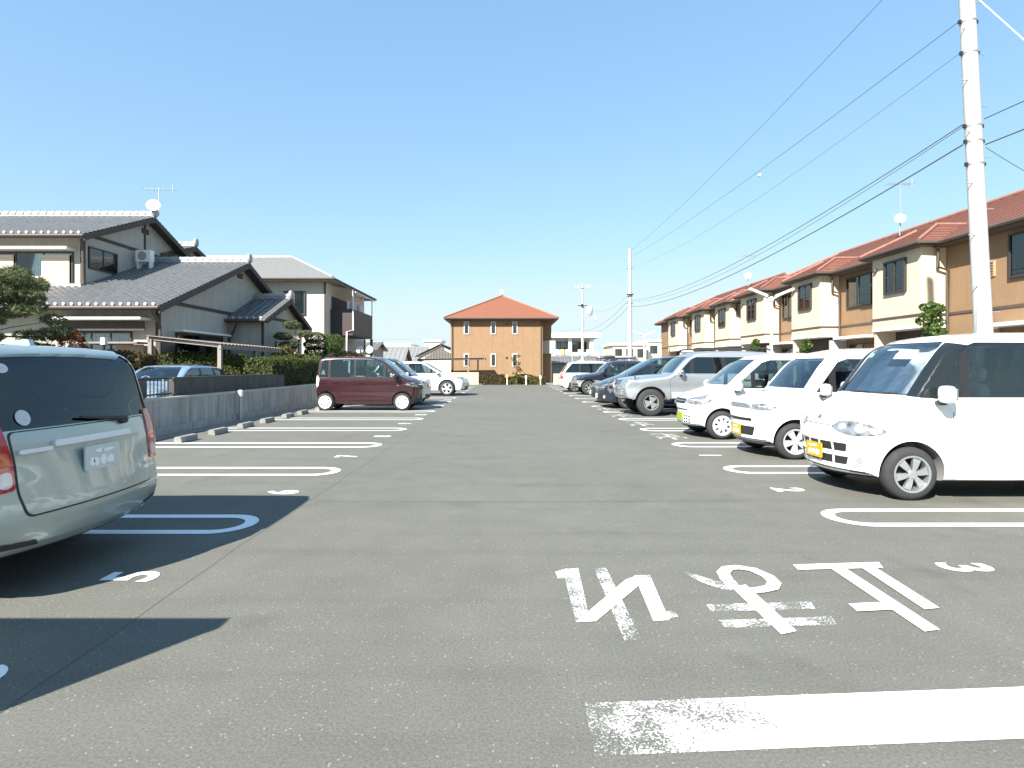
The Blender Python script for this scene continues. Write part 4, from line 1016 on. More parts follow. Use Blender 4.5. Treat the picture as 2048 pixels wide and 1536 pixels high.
for sg in (-1, 1):
    f = lambda pl: [(sg * p[0], p[1]) for p in (pl if sg > 0 else pl[::-1])]
    a = c.patch('tail_lamp', f([(.635, .665), (.838, .655), (.842, .80), (.825, 1.045), (.66, 1.055), (.638, .85)]), 'r', mat('tail_lamp_red', (.42, .012, .018), .12, 0, 1.0), off=.012, thick=.03, h=.03, rnd=.03)
    c.patch('indicator', f([(.655, .80), (.72, .79), (.715, .89), (.66, .89)]), 'r', mat('indicator_deep', (.55, .09, .02), .15, 0, 1.0), off=.0145, thick=.004, h=.03, rnd=.02, parent=a)
    c.patch('reversing_lamp', f([(.65, .685), (.725, .68), (.73, .775), (.655, .785)]), 'r', mat('reversing_clear', (.6, .55, .55), .15, .1, 1.0), off=.0145, thick=.004, h=.03, rnd=.04, parent=a)
    c.patch('bumper_reflector', f([(.50, .315), (.74, .33), (.75, .365), (.52, .345)]), 'r', M_grille, off=.004, thick=.006, h=.04)
M_satin = mat('satin_chrome', (.72, .74, .75), .42, .55)
c.patch('plate_garnish', [(-.36, .885), (.36, .885), (.36, .925), (-.36, .925)], 'r', M_satin, off=.03, thick=.03, h=.05, rnd=.015)
c.patch('tailgate_handle', [(.38, .868), (.60, .868), (.60, .893), (.38, .893)], 'r', M_satin, off=.028, thick=.02, h=.05, rnd=.012)
c.plate('r', .775, 'white')
wp = MB(); a = c.bvh.ray_cast(Vector((-4, -.33, 1.0)), Vector((1, 0, 0)))[0]
wp.rbox((a.x - .02, -.33, 1.0), (.05, .09, .06), 3, 6); b_ = c.bvh.ray_cast(Vector((-4, .1, 1.05)), Vector((1, 0, 0)))[0]
wp.tube([(a.x - .035, -.33, 1.01), (b_.x - .02, .1, 1.055)], [.016, .009], 8); wp.build('rear_wiper', M_trim, c.root, 50)
c.patch('window_sticker', [(.50 + .048 * math.cos(a), 1.085 + .048 * math.sin(a)) for a in [2 * math.pi * k / 20 for k in range(20)]], 'r', mat('sticker_pale', (.55, .58, .60), .5, var=.15, vscale=40), off=.002, thick=.003, h=.04)
c.patch('window_sticker', [(.55 + .045 * math.cos(a), 1.39 + .03 * math.sin(a)) for a in [2 * math.pi * k / 20 for k in range(20)]], 'r', mat('sticker_pale', (.55, .58, .60), .5), off=.002, thick=.003, h=.04)
c.patch('roof_spoiler', [(4.02, -.60), (4.10, -.55), (4.10, .55), (4.02, .60), (3.88, .60), (3.88, -.60)], 't', sage, off=.018, thick=.03, h=.06, rnd=.03)
MB().prism([(c.X(3.65), 1.545), (c.X(3.88), 1.535), (c.X(3.86), 1.59), (c.X(3.82), 1.592)], 'y', -.02, .02).build('roof_antenna', sage, c.root)

# ---- light blue car in the neighbour's carport
sp = gen(4.25, 1.70, 1.47, .86, 2.55, .30, .2, bluep, nose=(.02, .64), lead=(.12, .74), cowl=(1.0, .96), wst=(1.75, 1.40), roof=(2.1, 2.9), rtop=(3.9, 1.38), rbelt=(4.18, .95), belt=.93, splits=(1.55, 2.4, 3.2), tum=.15, glass=g_mid, rglass=darkglass)
c = Car('parked_car', 'light blue car under the carport behind the retaining wall', sp, (-10.05, 17.15), -math.pi / 2, None)
common(c, 'white', .42)
c.lamp('headlamp', [(.42, .58), (.72, .62), (.80, .76), (.74, .80), (.46, .68)], 'f', off=.006, thick=.02, h=.04, rnd=.03)
c.patch('grille', [(-.34, .58), (.34, .58), (.36, .66), (-.36, .66)], 'f', M_chrome, off=.004, thick=.012, h=.06, rnd=.02)
# ------------------------------------------------------------------ buildings
M_plas = mat('plaster_grey', (.43, .415, .36), .9, var=.08, vscale=2, bump=.2, bscale=50, dirt=.25)
M_cream = mat('plaster_cream', (.60, .515, .385), .85, var=.05, vscale=2, bump=.15, bscale=40, dirt=.15)
M_orange = mat('siding_orange', (.268, .168, .092), .8, var=.07, vscale=3, bump=.25, bscale=25, dirt=.12)
M_fran = mat('trim_brown', (.085, .062, .05), .6, var=.1); M_dkw = mat('dark_timber', (.058, .05, .045), .75, var=.2, vscale=6)
M_tile = mat('roof_tile_grey', (.14, .142, .142), .38, var=.22, vscale=4, spec=.6); M_ridge = mat('ridge_tile', (.30, .305, .31), .4, var=.15, vscale=5)
M_red = mat('roof_tile_red', (.185, .074, .050), .75, var=.14, vscale=5); M_red_lit = mat('roof_tile_red_lit', (.235, .092, .050), .75, var=.1, vscale=5); M_redr = mat('roof_ridge_red', (.27, .125, .095), .7, var=.1)  # second is a lit copy of the red tile: brighter facing painted into its colour
M_slate = mat('roof_slate', (.20, .20, .20), .8, var=.12, vscale=4); M_sash = mat('window_sash', (.055, .05, .045), .45, .3); M_sashw = mat('window_sash_pale', (.62, .58, .54), .5)
M_cur = mat('curtain', (.62, .62, .58), .9, var=.15, vscale=6); M_room = mat('room_dark', (.085, .09, .088), .9); M_shut = mat('shutter_beige', (.62, .50, .40), .6, var=.06, vscale=4)
M_wpnt = mat('white_painted', (.76, .75, .72), .6, var=.05); M_bronze = mat('balcony_brown', (.05, .034, .034), .55, var=.08); M_foot = mat('foundation', (.34, .33, .31), .9, var=.15)
G_win = glass('window_glass', (.78, .82, .82), .8)

def roof_courses(a, b, c, d, n, lift=.02, thick=.05):
    """stepped courses on the plane a(bottom left) b(bottom right) c(top right) d(top left) -> verts, faces"""
    a, b, c, d = map(Vector, (a, b, c, d)); nn = (b - a).cross(d - a).normalized()
    if nn.z < 0: nn = -nn
    vs, fs = [], []
    for i in range(n):
        t0, t1 = i / n, (i + 1) / n
        p = [a.lerp(d, t0), b.lerp(c, t0), b.lerp(c, t1), a.lerp(d, t1)]; k = len(vs)
        vs += [p[0] + nn * lift, p[1] + nn * lift, p[2], p[3], p[0] - nn * .005, p[1] - nn * .005]
        fs += [(k, k + 1, k + 2, k + 3), (k + 4, k + 5, k + 1, k)]
    return vs, fs
def plane_roof(name, quads, n, m, parent, lift=.02):
    mb = MB()
    for q in quads: v, f = roof_courses(*q, n, lift); mb.add(v, f)
    return mb.build(name, m, parent)
def pantiles(name, a, b, c, d, m, parent, pitch=.27, course=.24):
    """wavy tiles laid in lapped courses; a-b is the eave"""
    a, b, c, d = map(Vector, (a, b, c, d)); nn = (b - a).cross(d - a).normalized()
    if nn.z < 0: nn = -nn
    ncol = max(2, int((b - a).length / pitch)); nrow = max(2, int((d - a).length / course)); S_ = 6
    wave = [0, .035, .05, .035, .0, -.012]
    U = np.linspace(0, 1, ncol * S_ + 1); hgt = np.array([wave[k % S_] for k in range(ncol * S_ + 1)])
    A, B, C, D, NN = (np.array(q) for q in (a, b, c, d, nn)); V = []; F = []; nu = len(U)
    for r in range(nrow):
        for t, l in ((r / nrow, .028), ((r + 1) / nrow, 0.0)):
            lo_ = A + (D - A) * t; hi_ = B + (C - B) * t
            V.append(lo_[None] + (hi_ - lo_)[None] * U[:, None] + NN[None] * (hgt * 1.0 + l)[:, None])
        k = r * 2 * nu
        F += [(k + i, k + i + 1, k + nu + i + 1, k + nu + i) for i in range(nu - 1)]
        if r: F += [(k - nu + i, k - nu + i + 1, k + i + 1, k + i) for i in range(nu - 1)]
    V = np.concatenate(V); n0 = len(V); lo_ = V[:nu] - NN * .06
    V = np.concatenate([V, lo_]); F += [(n0 + i, n0 + i + 1, i + 1, i) for i in range(nu - 1)]
    o = mk(name, V, F, m, parent, 50); o['kind'] = 'stuff'
    return o
def ridge(name, p, q, m, parent, r=.13, step=.33, cap=True):
    mb = MB(); p, q = Vector(p), Vector(q); n = max(1, int((q - p).length / step)); d = (q - p) / n
    mb.tube([p - Vector((0, 0, .10)), q - Vector((0, 0, .10))], r * .95, 8)
    for i in range(n):
        s0 = p + d * i; mb.tube([s0, s0 + d * .45, s0 + d * .98], [r * .92, r, r * 1.08], 10)
    if cap:
        for e in (q,): mb.rbox((e.x, e.y, e.z + .06), (.2, .34, .42), 3, 6)
    return mb.build(name, m, parent, 40)

def window(parent, face, c, u0, u1, z0, z1, nsplit=2, sash=None, curtain='half', depth=.06, fr=.05, hood=None, muntin=False):
    """window on a wall: face '-y' at y=c (u = x) or '+x'/'-x' at x=c (u = y)"""
    sash = sash or M_sash
    s = {'-y': -1, '+x': 1, '-x': -1}[face]
    def B(mb, ua, ub, za, zb, da, db, mi=0):
        lo_, hi_ = sorted((c + s * da, c + s * db))
        return mb.box(ua, ub, lo_, hi_, za, zb, mi) if face == '-y' else mb.box(lo_, hi_, ua, ub, za, zb, mi)
    f = MB()
    B(f, u0, u1, z0, z0 + fr, .0, depth); B(f, u0, u1, z1 - fr, z1, .0, depth); B(f, u0, u0 + fr, z0 + fr, z1 - fr, 0, depth); B(f, u1 - fr, u1, z0 + fr, z1 - fr, 0, depth)
    w = f.build('window', sash, parent)
    n = nsplit; wd = (u1 - u0 - 2 * fr) / n
    for k in range(n):
        a, b = u0 + fr + wd * k, u0 + fr + wd * (k + 1)
        if k: B(MB(), a - fr * .45, a + fr * .45, z0 + fr, z1 - fr, 0, depth * .8).build('mullion', sash, w)
        bk = MB(); B(bk, a, b, z0 + fr, z1 - fr, .003, .006); bk.build('room', M_room, w)
        if curtain == 'all' or (curtain == 'half' and (k + int(u0 * 7)) % 2 == 0):
            cu = MB(); m_ = 9
            for j in range(m_): B(cu, a + (b - a) * j / m_, a + (b - a) * (j + .8) / m_, z0 + fr, z1 - fr - .03, .008, .012 + .008 * (j % 2))
            cu.build('curtain', M_cur, w)
        B(MB(), a + .001, b - .001, z0 + fr, z1 - fr, depth * .45, depth * .45 + .004).build('pane', G_win, w)
        if muntin:
            zz = (z0 + z1) / 2; B(MB(), a, b, zz - .02, zz + .02, depth * .5, depth * .72).build('muntin', sash, w)
    if hood:
        B(MB(), u0 - .1, u1 + .1, z1 + .04, z1 + .12, 0, hood).build('window_hood', M_wpnt, w)
    return w
def pipe(parent, pts, m=None, r=.045, name='drainpipe'): return MB().tube(pts, r, 8).build(name, m or M_fran, parent, 40)

def gable_block(parent, x0, x1, y0, y1, z0, ze, zr, wall, ov=.6, rake=.45, right=True, left=False, tiles=True, name='wall'):
    """ridge along x; eaves at y0 and y1; gable wall on the +x end"""
    ym = (y0 + y1) / 2; sl = (zr - ze) / (ym - y0 + ov); zw = ze + sl * ov
    MB().prism([(y0, z0), (y1, z0), (y1, zw - .06), (ym, zr - .1), (y0, zw - .06)], 'x', x0, x1).build(name, wall, parent)
    xr = x1 + rake; A = [(x0, y0 - ov, ze), (xr, y0 - ov, ze), (xr, ym, zr), (x0, ym, zr)]
    pantiles('roof_tiles', *A, M_tile, parent)
    pantiles('roof_tiles', (xr, y1 + ov, ze), (x0, y1 + ov, ze), (x0, ym, zr), (xr, ym, zr), M_tile, parent)
    so = MB()   # roof deck under the tiles and the barge boards
    for yy, sg in ((y0 - ov, 1), (y1 + ov, -1)):
        so.add([(x0, yy, ze - .05), (xr - .03, yy, ze - .05), (xr - .03, ym, zr - .05), (x0, ym, zr - .05), (x0, yy, ze - .14), (xr - .03, yy, ze - .14), (xr - .03, ym, zr - .14), (x0, ym, zr - .14)],
               [(0, 1, 2, 3), (4, 7, 6, 5), (0, 4, 5, 1), (1, 5, 6, 2), (2, 6, 7, 3), (3, 7, 4, 0)])
    so.build('roof_deck', M_dkw, parent)
    bb = MB()
    for yy in (y0 - ov, y1 + ov):
        bb.add([(xr - .025, yy, ze - .02), (xr + .025, yy, ze - .02), (xr + .025, ym, zr - .02), (xr - .025, ym, zr - .02), (xr - .025, yy, ze - .24), (xr + .025, yy, ze - .24), (xr + .025, ym, zr - .24), (xr - .025, ym, zr - .24)],
               [(0, 1, 2, 3), (4, 7, 6, 5), (0, 4, 5, 1), (1, 5, 6, 2), (2, 6, 7, 3), (3, 7, 4, 0)])
    bb.build('barge_board', M_dkw, parent)
    ridge('roof_ridge', (x0, ym, zr + .14), (xr, ym, zr + .14), M_ridge, parent)
    ec = MB(); nx_ = int((xr - x0) / .27)
    for k in range(nx_): ec.lathe([(.05, -.01), (.062, 0), (.055, .03), (.02, .04)], (x0 + .085 + k * (xr - x0) / nx_, y0 - ov - .03, ze + .055), 'y', 8)
    tag(ec.build('eave_tile_ends', mat('eave_tile_end', (.42, .42, .42), .4), parent, 40), kind='stuff')
    for yy in (y0 - ov - .05,): MB().tube([(x0, yy, ze - .06), (xr, yy, ze - .06)], .055, 8).build('gutter', M_fran, parent, 40)
    return zw

# ---- the tiled house on the left
H1 = thing('tiled_house', 'two-storey house with grey tiled gable roofs beyond the retaining wall', 'house', (-19, 25, 0))
zw = gable_block(H1, -27, -12, 19.8, 31.8, 0, 3.42, 6.05, M_plas, ov=.7)
zw2 = gable_block(H1, -32, -16, 21.7, 29.1, 3.4, 6.28, 8.0, M_plas, ov=.55)
gable_block(H1, -24, -16.3, 27.0, 32.0, 4.0, 6.65, 7.55, M_plas, ov=.4, rake=.35)
gable_block(H1, -12.02, -10.6, 24.9, 29.7, 0, 3.42, 4.6, M_plas, ov=.45, rake=.35)
# timber bands on the gables
for (x, ya, yb, z) in ((-12, 19.8, 31.8, 3.62), (-16, 21.7, 29.1, 6.36), (-10.6, 24.9, 29.7, 3.5)):
    box('timber_band', x, x + .03, ya, yb, z, z + .13, M_dkw, H1)
box('timber_band', -15.998, -15.97, 25.33, 25.45, 6.5, 7.75, M_dkw, H1)
for x, y, z in ((-16, 25.4, 7.35), (-12, 25.8, 5.45), (-10.6, 27.3, 4.2)):
    vt = MB(); vt.box(x, x + .05, y - .22, y + .22, z - .1, z + .12); vt.build('gable_vent', M_dkw, H1)
for x, y, zz in ((-15.98, 21.68, 6.2), (-11.98, 19.78, 3.5)): box('corner_post', x - .1, x + .02, y - .02, y + .1, 3.4 if x < -14 else 0, zz, M_dkw, H1)
# windows, shutters
window(H1, '+x', -16, 21.95, 23.55, 5.15, 6.0, 2, curtain='none')
window(H1, '-y', 21.7, -19.6, -16.35, 4.35, 5.72, 3, curtain='half', hood=.5)
def shutter(x0, x1, y, z0, z1):
    mb = MB(); n = int((z1 - z0) / .09)
    mb.box(x0, x1, y - .09, y - .075, z0, z1)
    for k in range(n): mb.box(x0 + .02, x1 - .02, y - .105, y - .088, z0 + .01 + k * .09, z0 + .075 + k * .09)
    mb.build('storm_shutter', M_shut, H1)
shutter(-17.5, -16.45, 21.7, 4.38, 5.6); shutter(-19.5, -18.55, 21.7, 4.38, 5.6)
box('balcony_rail', -20.2, -17.2, 21.28, 21.33, 4.2, 4.75, M_shut, H1)
window(H1, '-y', 19.8, -15.0, -12.9, .75, 2.6, 3, curtain='all')
shutter(-13.4, -12.45, 19.8, .7, 2.15)
box('awning', -15.2, -12.25, 19.2, 19.8, 2.98, 3.06, M_wpnt, H1)
box('shade_board', -15.1, -12.3, 19.50, 19.53, 2.62, 2.95, M_dkw, H1)
box('counter_roof', -14.4, -12.2, 18.95, 19.7, 2.16, 2.22, mat('beam_pale', (.25, .22, .19), .8, var=.15), H1)
window(H1, '+x', -12, 20.8, 24.2, .5, 2.62, 3, curtain='half', hood=.35)
window(H1, '+x', -10.6, 26.3, 29.2, .6, 2.55, 3, curtain='none')
box('corner_post', -10.62, -10.55, 24.86, 24.98, 0, 3.4, M_dkw, H1)
pipe(H1, [(-15.9, 21.5, 6.15), (-15.9, 21.55, 5.9), (-15.9, 21.6, 4.4)], r=.05)
pipe(H1, [(-11.85, 19.1, 3.32), (-11.88, 19.45, 3.05), (-11.9, 19.72, 2.8), (-11.9, 19.72, 0)], r=.05)
pipe(H1, [(-11.5, 24.5, 3.3), (-11.7, 24.6, 2.9), (-11.93, 24.7, 2.6), (-11.93, 24.7, 0)], r=.05)
# roof flashing at the foot of the upper wall, air conditioner, dish, aerial
box('wall_flashing', -27, -15.9, 21.45, 21.72, 4.25, 4.5, M_ridge, H1)
ac = thing('air_conditioner', 'white air conditioner unit on legs on the lower tiled roof', 'air conditioner', (-15.45, 24.6, 5.55))
box('case', -15.80, -15.18, 24.45, 24.75, 5.86, 6.36, M_wpnt, ac)
MB().lathe([(.19, 0), (.19, .012), (.02, .014)], (-15.52, 24.449, 6.11), 'y', 20).build('fan_grille', mat('grille_grey', (.3, .3, .3), .6), ac, 40).location
for xx in (-15.76, -15.25): box('leg', xx, xx + .05, 24.48, 24.72, 5.45, 5.86, M_wpnt, ac)
def dish(label, c, r=.26, yaw=0.0, tilt=.75, base=0.6):
    t = thing('satellite_dish', label, 'satellite dish', (c[0], c[1], c[2] - base), group='satellite dishes on the roofs')
    prof = [(r * k / 8, .35 * r * (k / 8) ** 2) for k in range(1, 9)]; mb = MB(); mb.lathe([(.001, 0)] + prof + [(r * .99, .35 * r + .008), (r * .5, .11 * r + .02), (.002, .02)], (0, 0, 0), 'z', 24)
    R = Matrix.Rotation(yaw, 3, 'Z') @ Matrix.Rotation(2.15 - tilt, 3, 'X')
    mk('reflector', [Vector(c) + R @ Vector(v) for v in mb.v], mb.f, M_white, t, 50)
    MB().tube([Vector(c), Vector(c) + R @ Vector((0, -.2 * r, r * .5)), Vector(c) + R @ Vector((0, 0, r * 1.1))], .012, 6).build('feed_arm', M_galv, t)
    MB().tube([(c[0], c[1], c[2] - base), c], .022, 8).build('mast', M_galv, t)
def aerial(label, x, y, z, h=1.8, s=1.0, yaw=0):
    t = thing('tv_aerial', label, 'aerial', (x, y, z), group='television aerials on the roofs'); zz = z + h
    MB().tube([(x, y, z), (x, y, zz)], .018, 6).build('mast', M_galv, t)
    b = MB(); ca, sa = math.cos(yaw), math.sin(yaw); b.tube([(x - .7 * s * ca, y - .7 * s * sa, zz - .05), (x + .7 * s * ca, y + .7 * s * sa, zz - .05)], .012, 6)
    for k in range(9):
        q = (-.65 + k * .16) * s; l = .22 * s if k < 7 else .32 * s; b.tube([(x + q * ca - l * sa, y + q * sa + l * ca, zz - .05), (x + q * ca + l * sa, y + q * sa - l * ca, zz - .05)], .008, 5)
    b.tube([(x + .62 * s * ca, y + .62 * s * sa, zz - .22), (x + .62 * s * ca, y + .62 * s * sa, zz + .16)], .02, 5)
    b.build('boom', M_galv, t)
dish('white satellite dish at the end of the tiled house ridge', (-15.55, 25.3, 8.45), .28, math.radians(20), .9)
aerial('thin aerial above the tiled house ridge', -15.5, 25.6, 8.1, 1.25)

# ---- cream house with hipped slate roof and balcony
H2 = thing('slate_roof_house', 'cream two-storey house with grey hipped roof and brown balcony', 'house', (-15, 38, 0))
M_pale2 = mat('plaster_pale', (.58, .54, .46), .85, var=.05, vscale=2, dirt=.15)
box('wall', -21, -10.75, 34, 43.3, 0, 6.6, M_pale2, H2)
a = (-22, 33.3, 6.55); b = (-10.05, 33.3, 6.55); c_ = (-10.05, 44, 6.55); d = (-22, 44, 6.55); r0 = (-22, 38.7, 8.75); r1 = (-14.5, 38.7, 8.75)
plane_roof('roof', [(a, b, r1, r0), (b, c_, r1, r1), (c_, d, r0, r1)], 26, M_slate, H2)
MB().box(-22, -10.07, 33.32, 43.98, 6.40, 6.545).build('eaves', mat('eaves_grey', (.30, .29, .27), .8), H2)
ridge('roof_ridge', (-22, 38.7, 8.80), (-14.5, 38.7, 8.80), M_ridge, H2, .08, .5, False); ridge('roof_hip', (-10.1, 33.35, 6.6), (-14.5, 38.7, 8.80), M_ridge, H2, .07, .5, False)
MB().tube([(-22, 33.24, 6.5), (-10.0, 33.24, 6.5), (-10.0, 44, 6.5)], .06, 8).build('gutter', M_fran, H2, 40)
window(H2, '-y', 34, -13.2, -11.9, 4.45, 5.85, 2, curtain='all', fr=.09, depth=.1)
window(H2, '-y', 34, -16.2, -14.8, 4.45, 5.85, 2, curtain='all', fr=.09, depth=.1)
box('wall_band', -21, -10.76, 33.98, 34, 3.62, 3.74, mat('band_grey', (.5, .47, .42), .8), H2)
box('corner_strip', -10.82, -10.72, 33.97, 34.07, 0, 6.4, M_fran, H2)
box('wall_lower', -10.75, -10.72, 34.1, 43.2, 0, 3.3, M_plas, H2)
for (n_, q) in (('balcony_panel', (-10.74, -9.37, 35.0, 35.06, 3.38, 4.9)), ('balcony_panel', (-9.43, -9.37, 35.06, 40.0, 3.38, 4.9)), ('balcony_floor', (-10.74, -9.4, 35.0, 40, 3.30, 3.375)), ('balcony_panel', (-10.74, -9.37, 39.96, 40.02, 3.38, 4.9))):
    box(n_, *q, M_bronze, H2)
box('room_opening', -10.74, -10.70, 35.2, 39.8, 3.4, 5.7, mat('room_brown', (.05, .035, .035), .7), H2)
for yy in (35.03, 37.5, 39.98): box('balcony_post', -9.42, -9.36, yy - .03, yy + .03, 4.9, 6.05, M_wpnt, H2)
mk('balcony_canopy', [(-10.7, 34.9, 6.3), (-9.6, 34.9, 6.12), (-9.2, 34.9, 5.95), (-9.2, 40.1, 5.95), (-9.6, 40.1, 6.12), (-10.7, 40.1, 6.3)] , [(0, 1, 4, 5), (1, 2, 3, 4)], glass('canopy_sheet', (.75, .82, .86), 1, .1), H2)
MB().tube([(-9.2, 34.9, 5.93), (-9.2, 40.1, 5.93)], .035, 6).build('canopy_rail', M_wpnt, H2)
pipe(H2, [(-9.36, 34.96, 5.9), (-9.36, 34.96, 3.6), (-9.75, 34.96, 3.5), (-9.75, 34.96, 0)], M_wpnt, .05)
for k, (yy, zz, hh) in enumerate(((36.0, 5.5, .8), (36.6, 5.5, .7), (37.2, 5.52, .85), (38.4, 5.5, .7), (39.1, 5.5, .6))):
    t = box('laundry', -9.95, -9.92, yy - .22, yy + .22, zz - hh, zz, mat('laundry_%d' % (k % 2), ((.62, .62, .64), (.3, .33, .38))[k % 2], .9), None)
    tag(t, ['pale cloth hung on the brown balcony, nearest of the washing', 'dark cloth hung on the brown balcony, second in the washing', 'pale cloth in the middle of the washing on the brown balcony', 'dark cloth hung on the brown balcony, fourth in the washing', 'pale cloth hung on the brown balcony, farthest of the washing'][k], 'laundry', 'washing on the balcony')
box('balcony_support', -9.45, -9.3, 39.7, 39.85, 0, 3.3, M_fran, H2)

# ---- orange block at the end of the aisle
H3 = thing('orange_house', 'orange two-storey block with red hipped roof at the end of the aisle', 'building', (-.9, 54.5, 0))
box('wall', -4.9, 3.1, 50, 59, 0, 5.55, M_orange, H3); box('wall_side', 3.1, 3.95, 51.2, 59, 0, 5.55, M_orange, H3)
for k in range(1, 9): box('siding_joint', -4.9 + k * .9, -4.888 + k * .9, 49.996, 50, .3, 5.5, mat('joint_orange', (.2, .095, .04), .8), H3)
a = (-5.4, 49.4, 5.6); b = (4.4, 49.4, 5.6); cc = (4.4, 62, 5.6); d = (-5.4, 62, 5.6); r0 = (-.5, 54.2, 8.02); r1 = (-.5, 62, 8.02)
plane_roof('roof', [(a, b, r0, r0), (b, cc, r1, r0), (d, a, r0, r1)], 24, M_red_lit, H3)
for q in (a, b): ridge('roof_hip', (q[0], q[1], q[2] + .04), (r0[0], r0[1], r0[2] + .05), M_redr, H3, .07, .4, False)
MB().box(-5.38, 4.38, 49.42, 61.9, 5.42, 5.595).build('eaves', mat('eaves_brown', (.11, .075, .04), .7), H3)
MB().tube([(-5.42, 62, 5.55), (-5.42, 49.36, 5.55), (4.42, 49.36, 5.55), (4.42, 62, 5.55)], .06, 8).build('gutter', M_fran, H3, 40)
for z0 in (4.2, 1.4):
    for x0 in (-3.75, -1.42, .45): window(H3, '-y', 50, x0, x0 + .46, z0, z0 + 1.12, 1, sash=M_sashw, curtain='none', fr=.07)
for x0, z0 in ((-.05, 5.1), (-.05, 2.2)):
    MB().rbox((x0, 49.94, z0), (.18, .14, .12), 3, 6).build('vent_hood', M_fran, H3, 60)
pipe(H3, [(-4.75, 49.93, 5.5), (-4.75, 49.93, 0)]); pipe(H3, [(2.95, 49.93, 5.5), (2.95, 49.93, 0)])
box('balcony', 3.1, 4.3, 51.0, 56, 2.55, 3.7, mat('balcony_beige', (.45, .42, .38), .8), H3); box('balcony_ceiling', 3.1, 4.2, 51, 56, 5.3, 5.42, M_orange, H3)
for yy in (52.4, 54.6): box('balcony_door', 3.9, 3.965, yy - .8, yy + .8, 3.7, 5.2, M_room, H3)
dish('white satellite dish on top of the orange block', (-.5, 54.0, 8.38), .22, 0, .9, .35); aerial('aerial on top of the orange block', -.35, 54.4, 8.1, 1.5, .8)

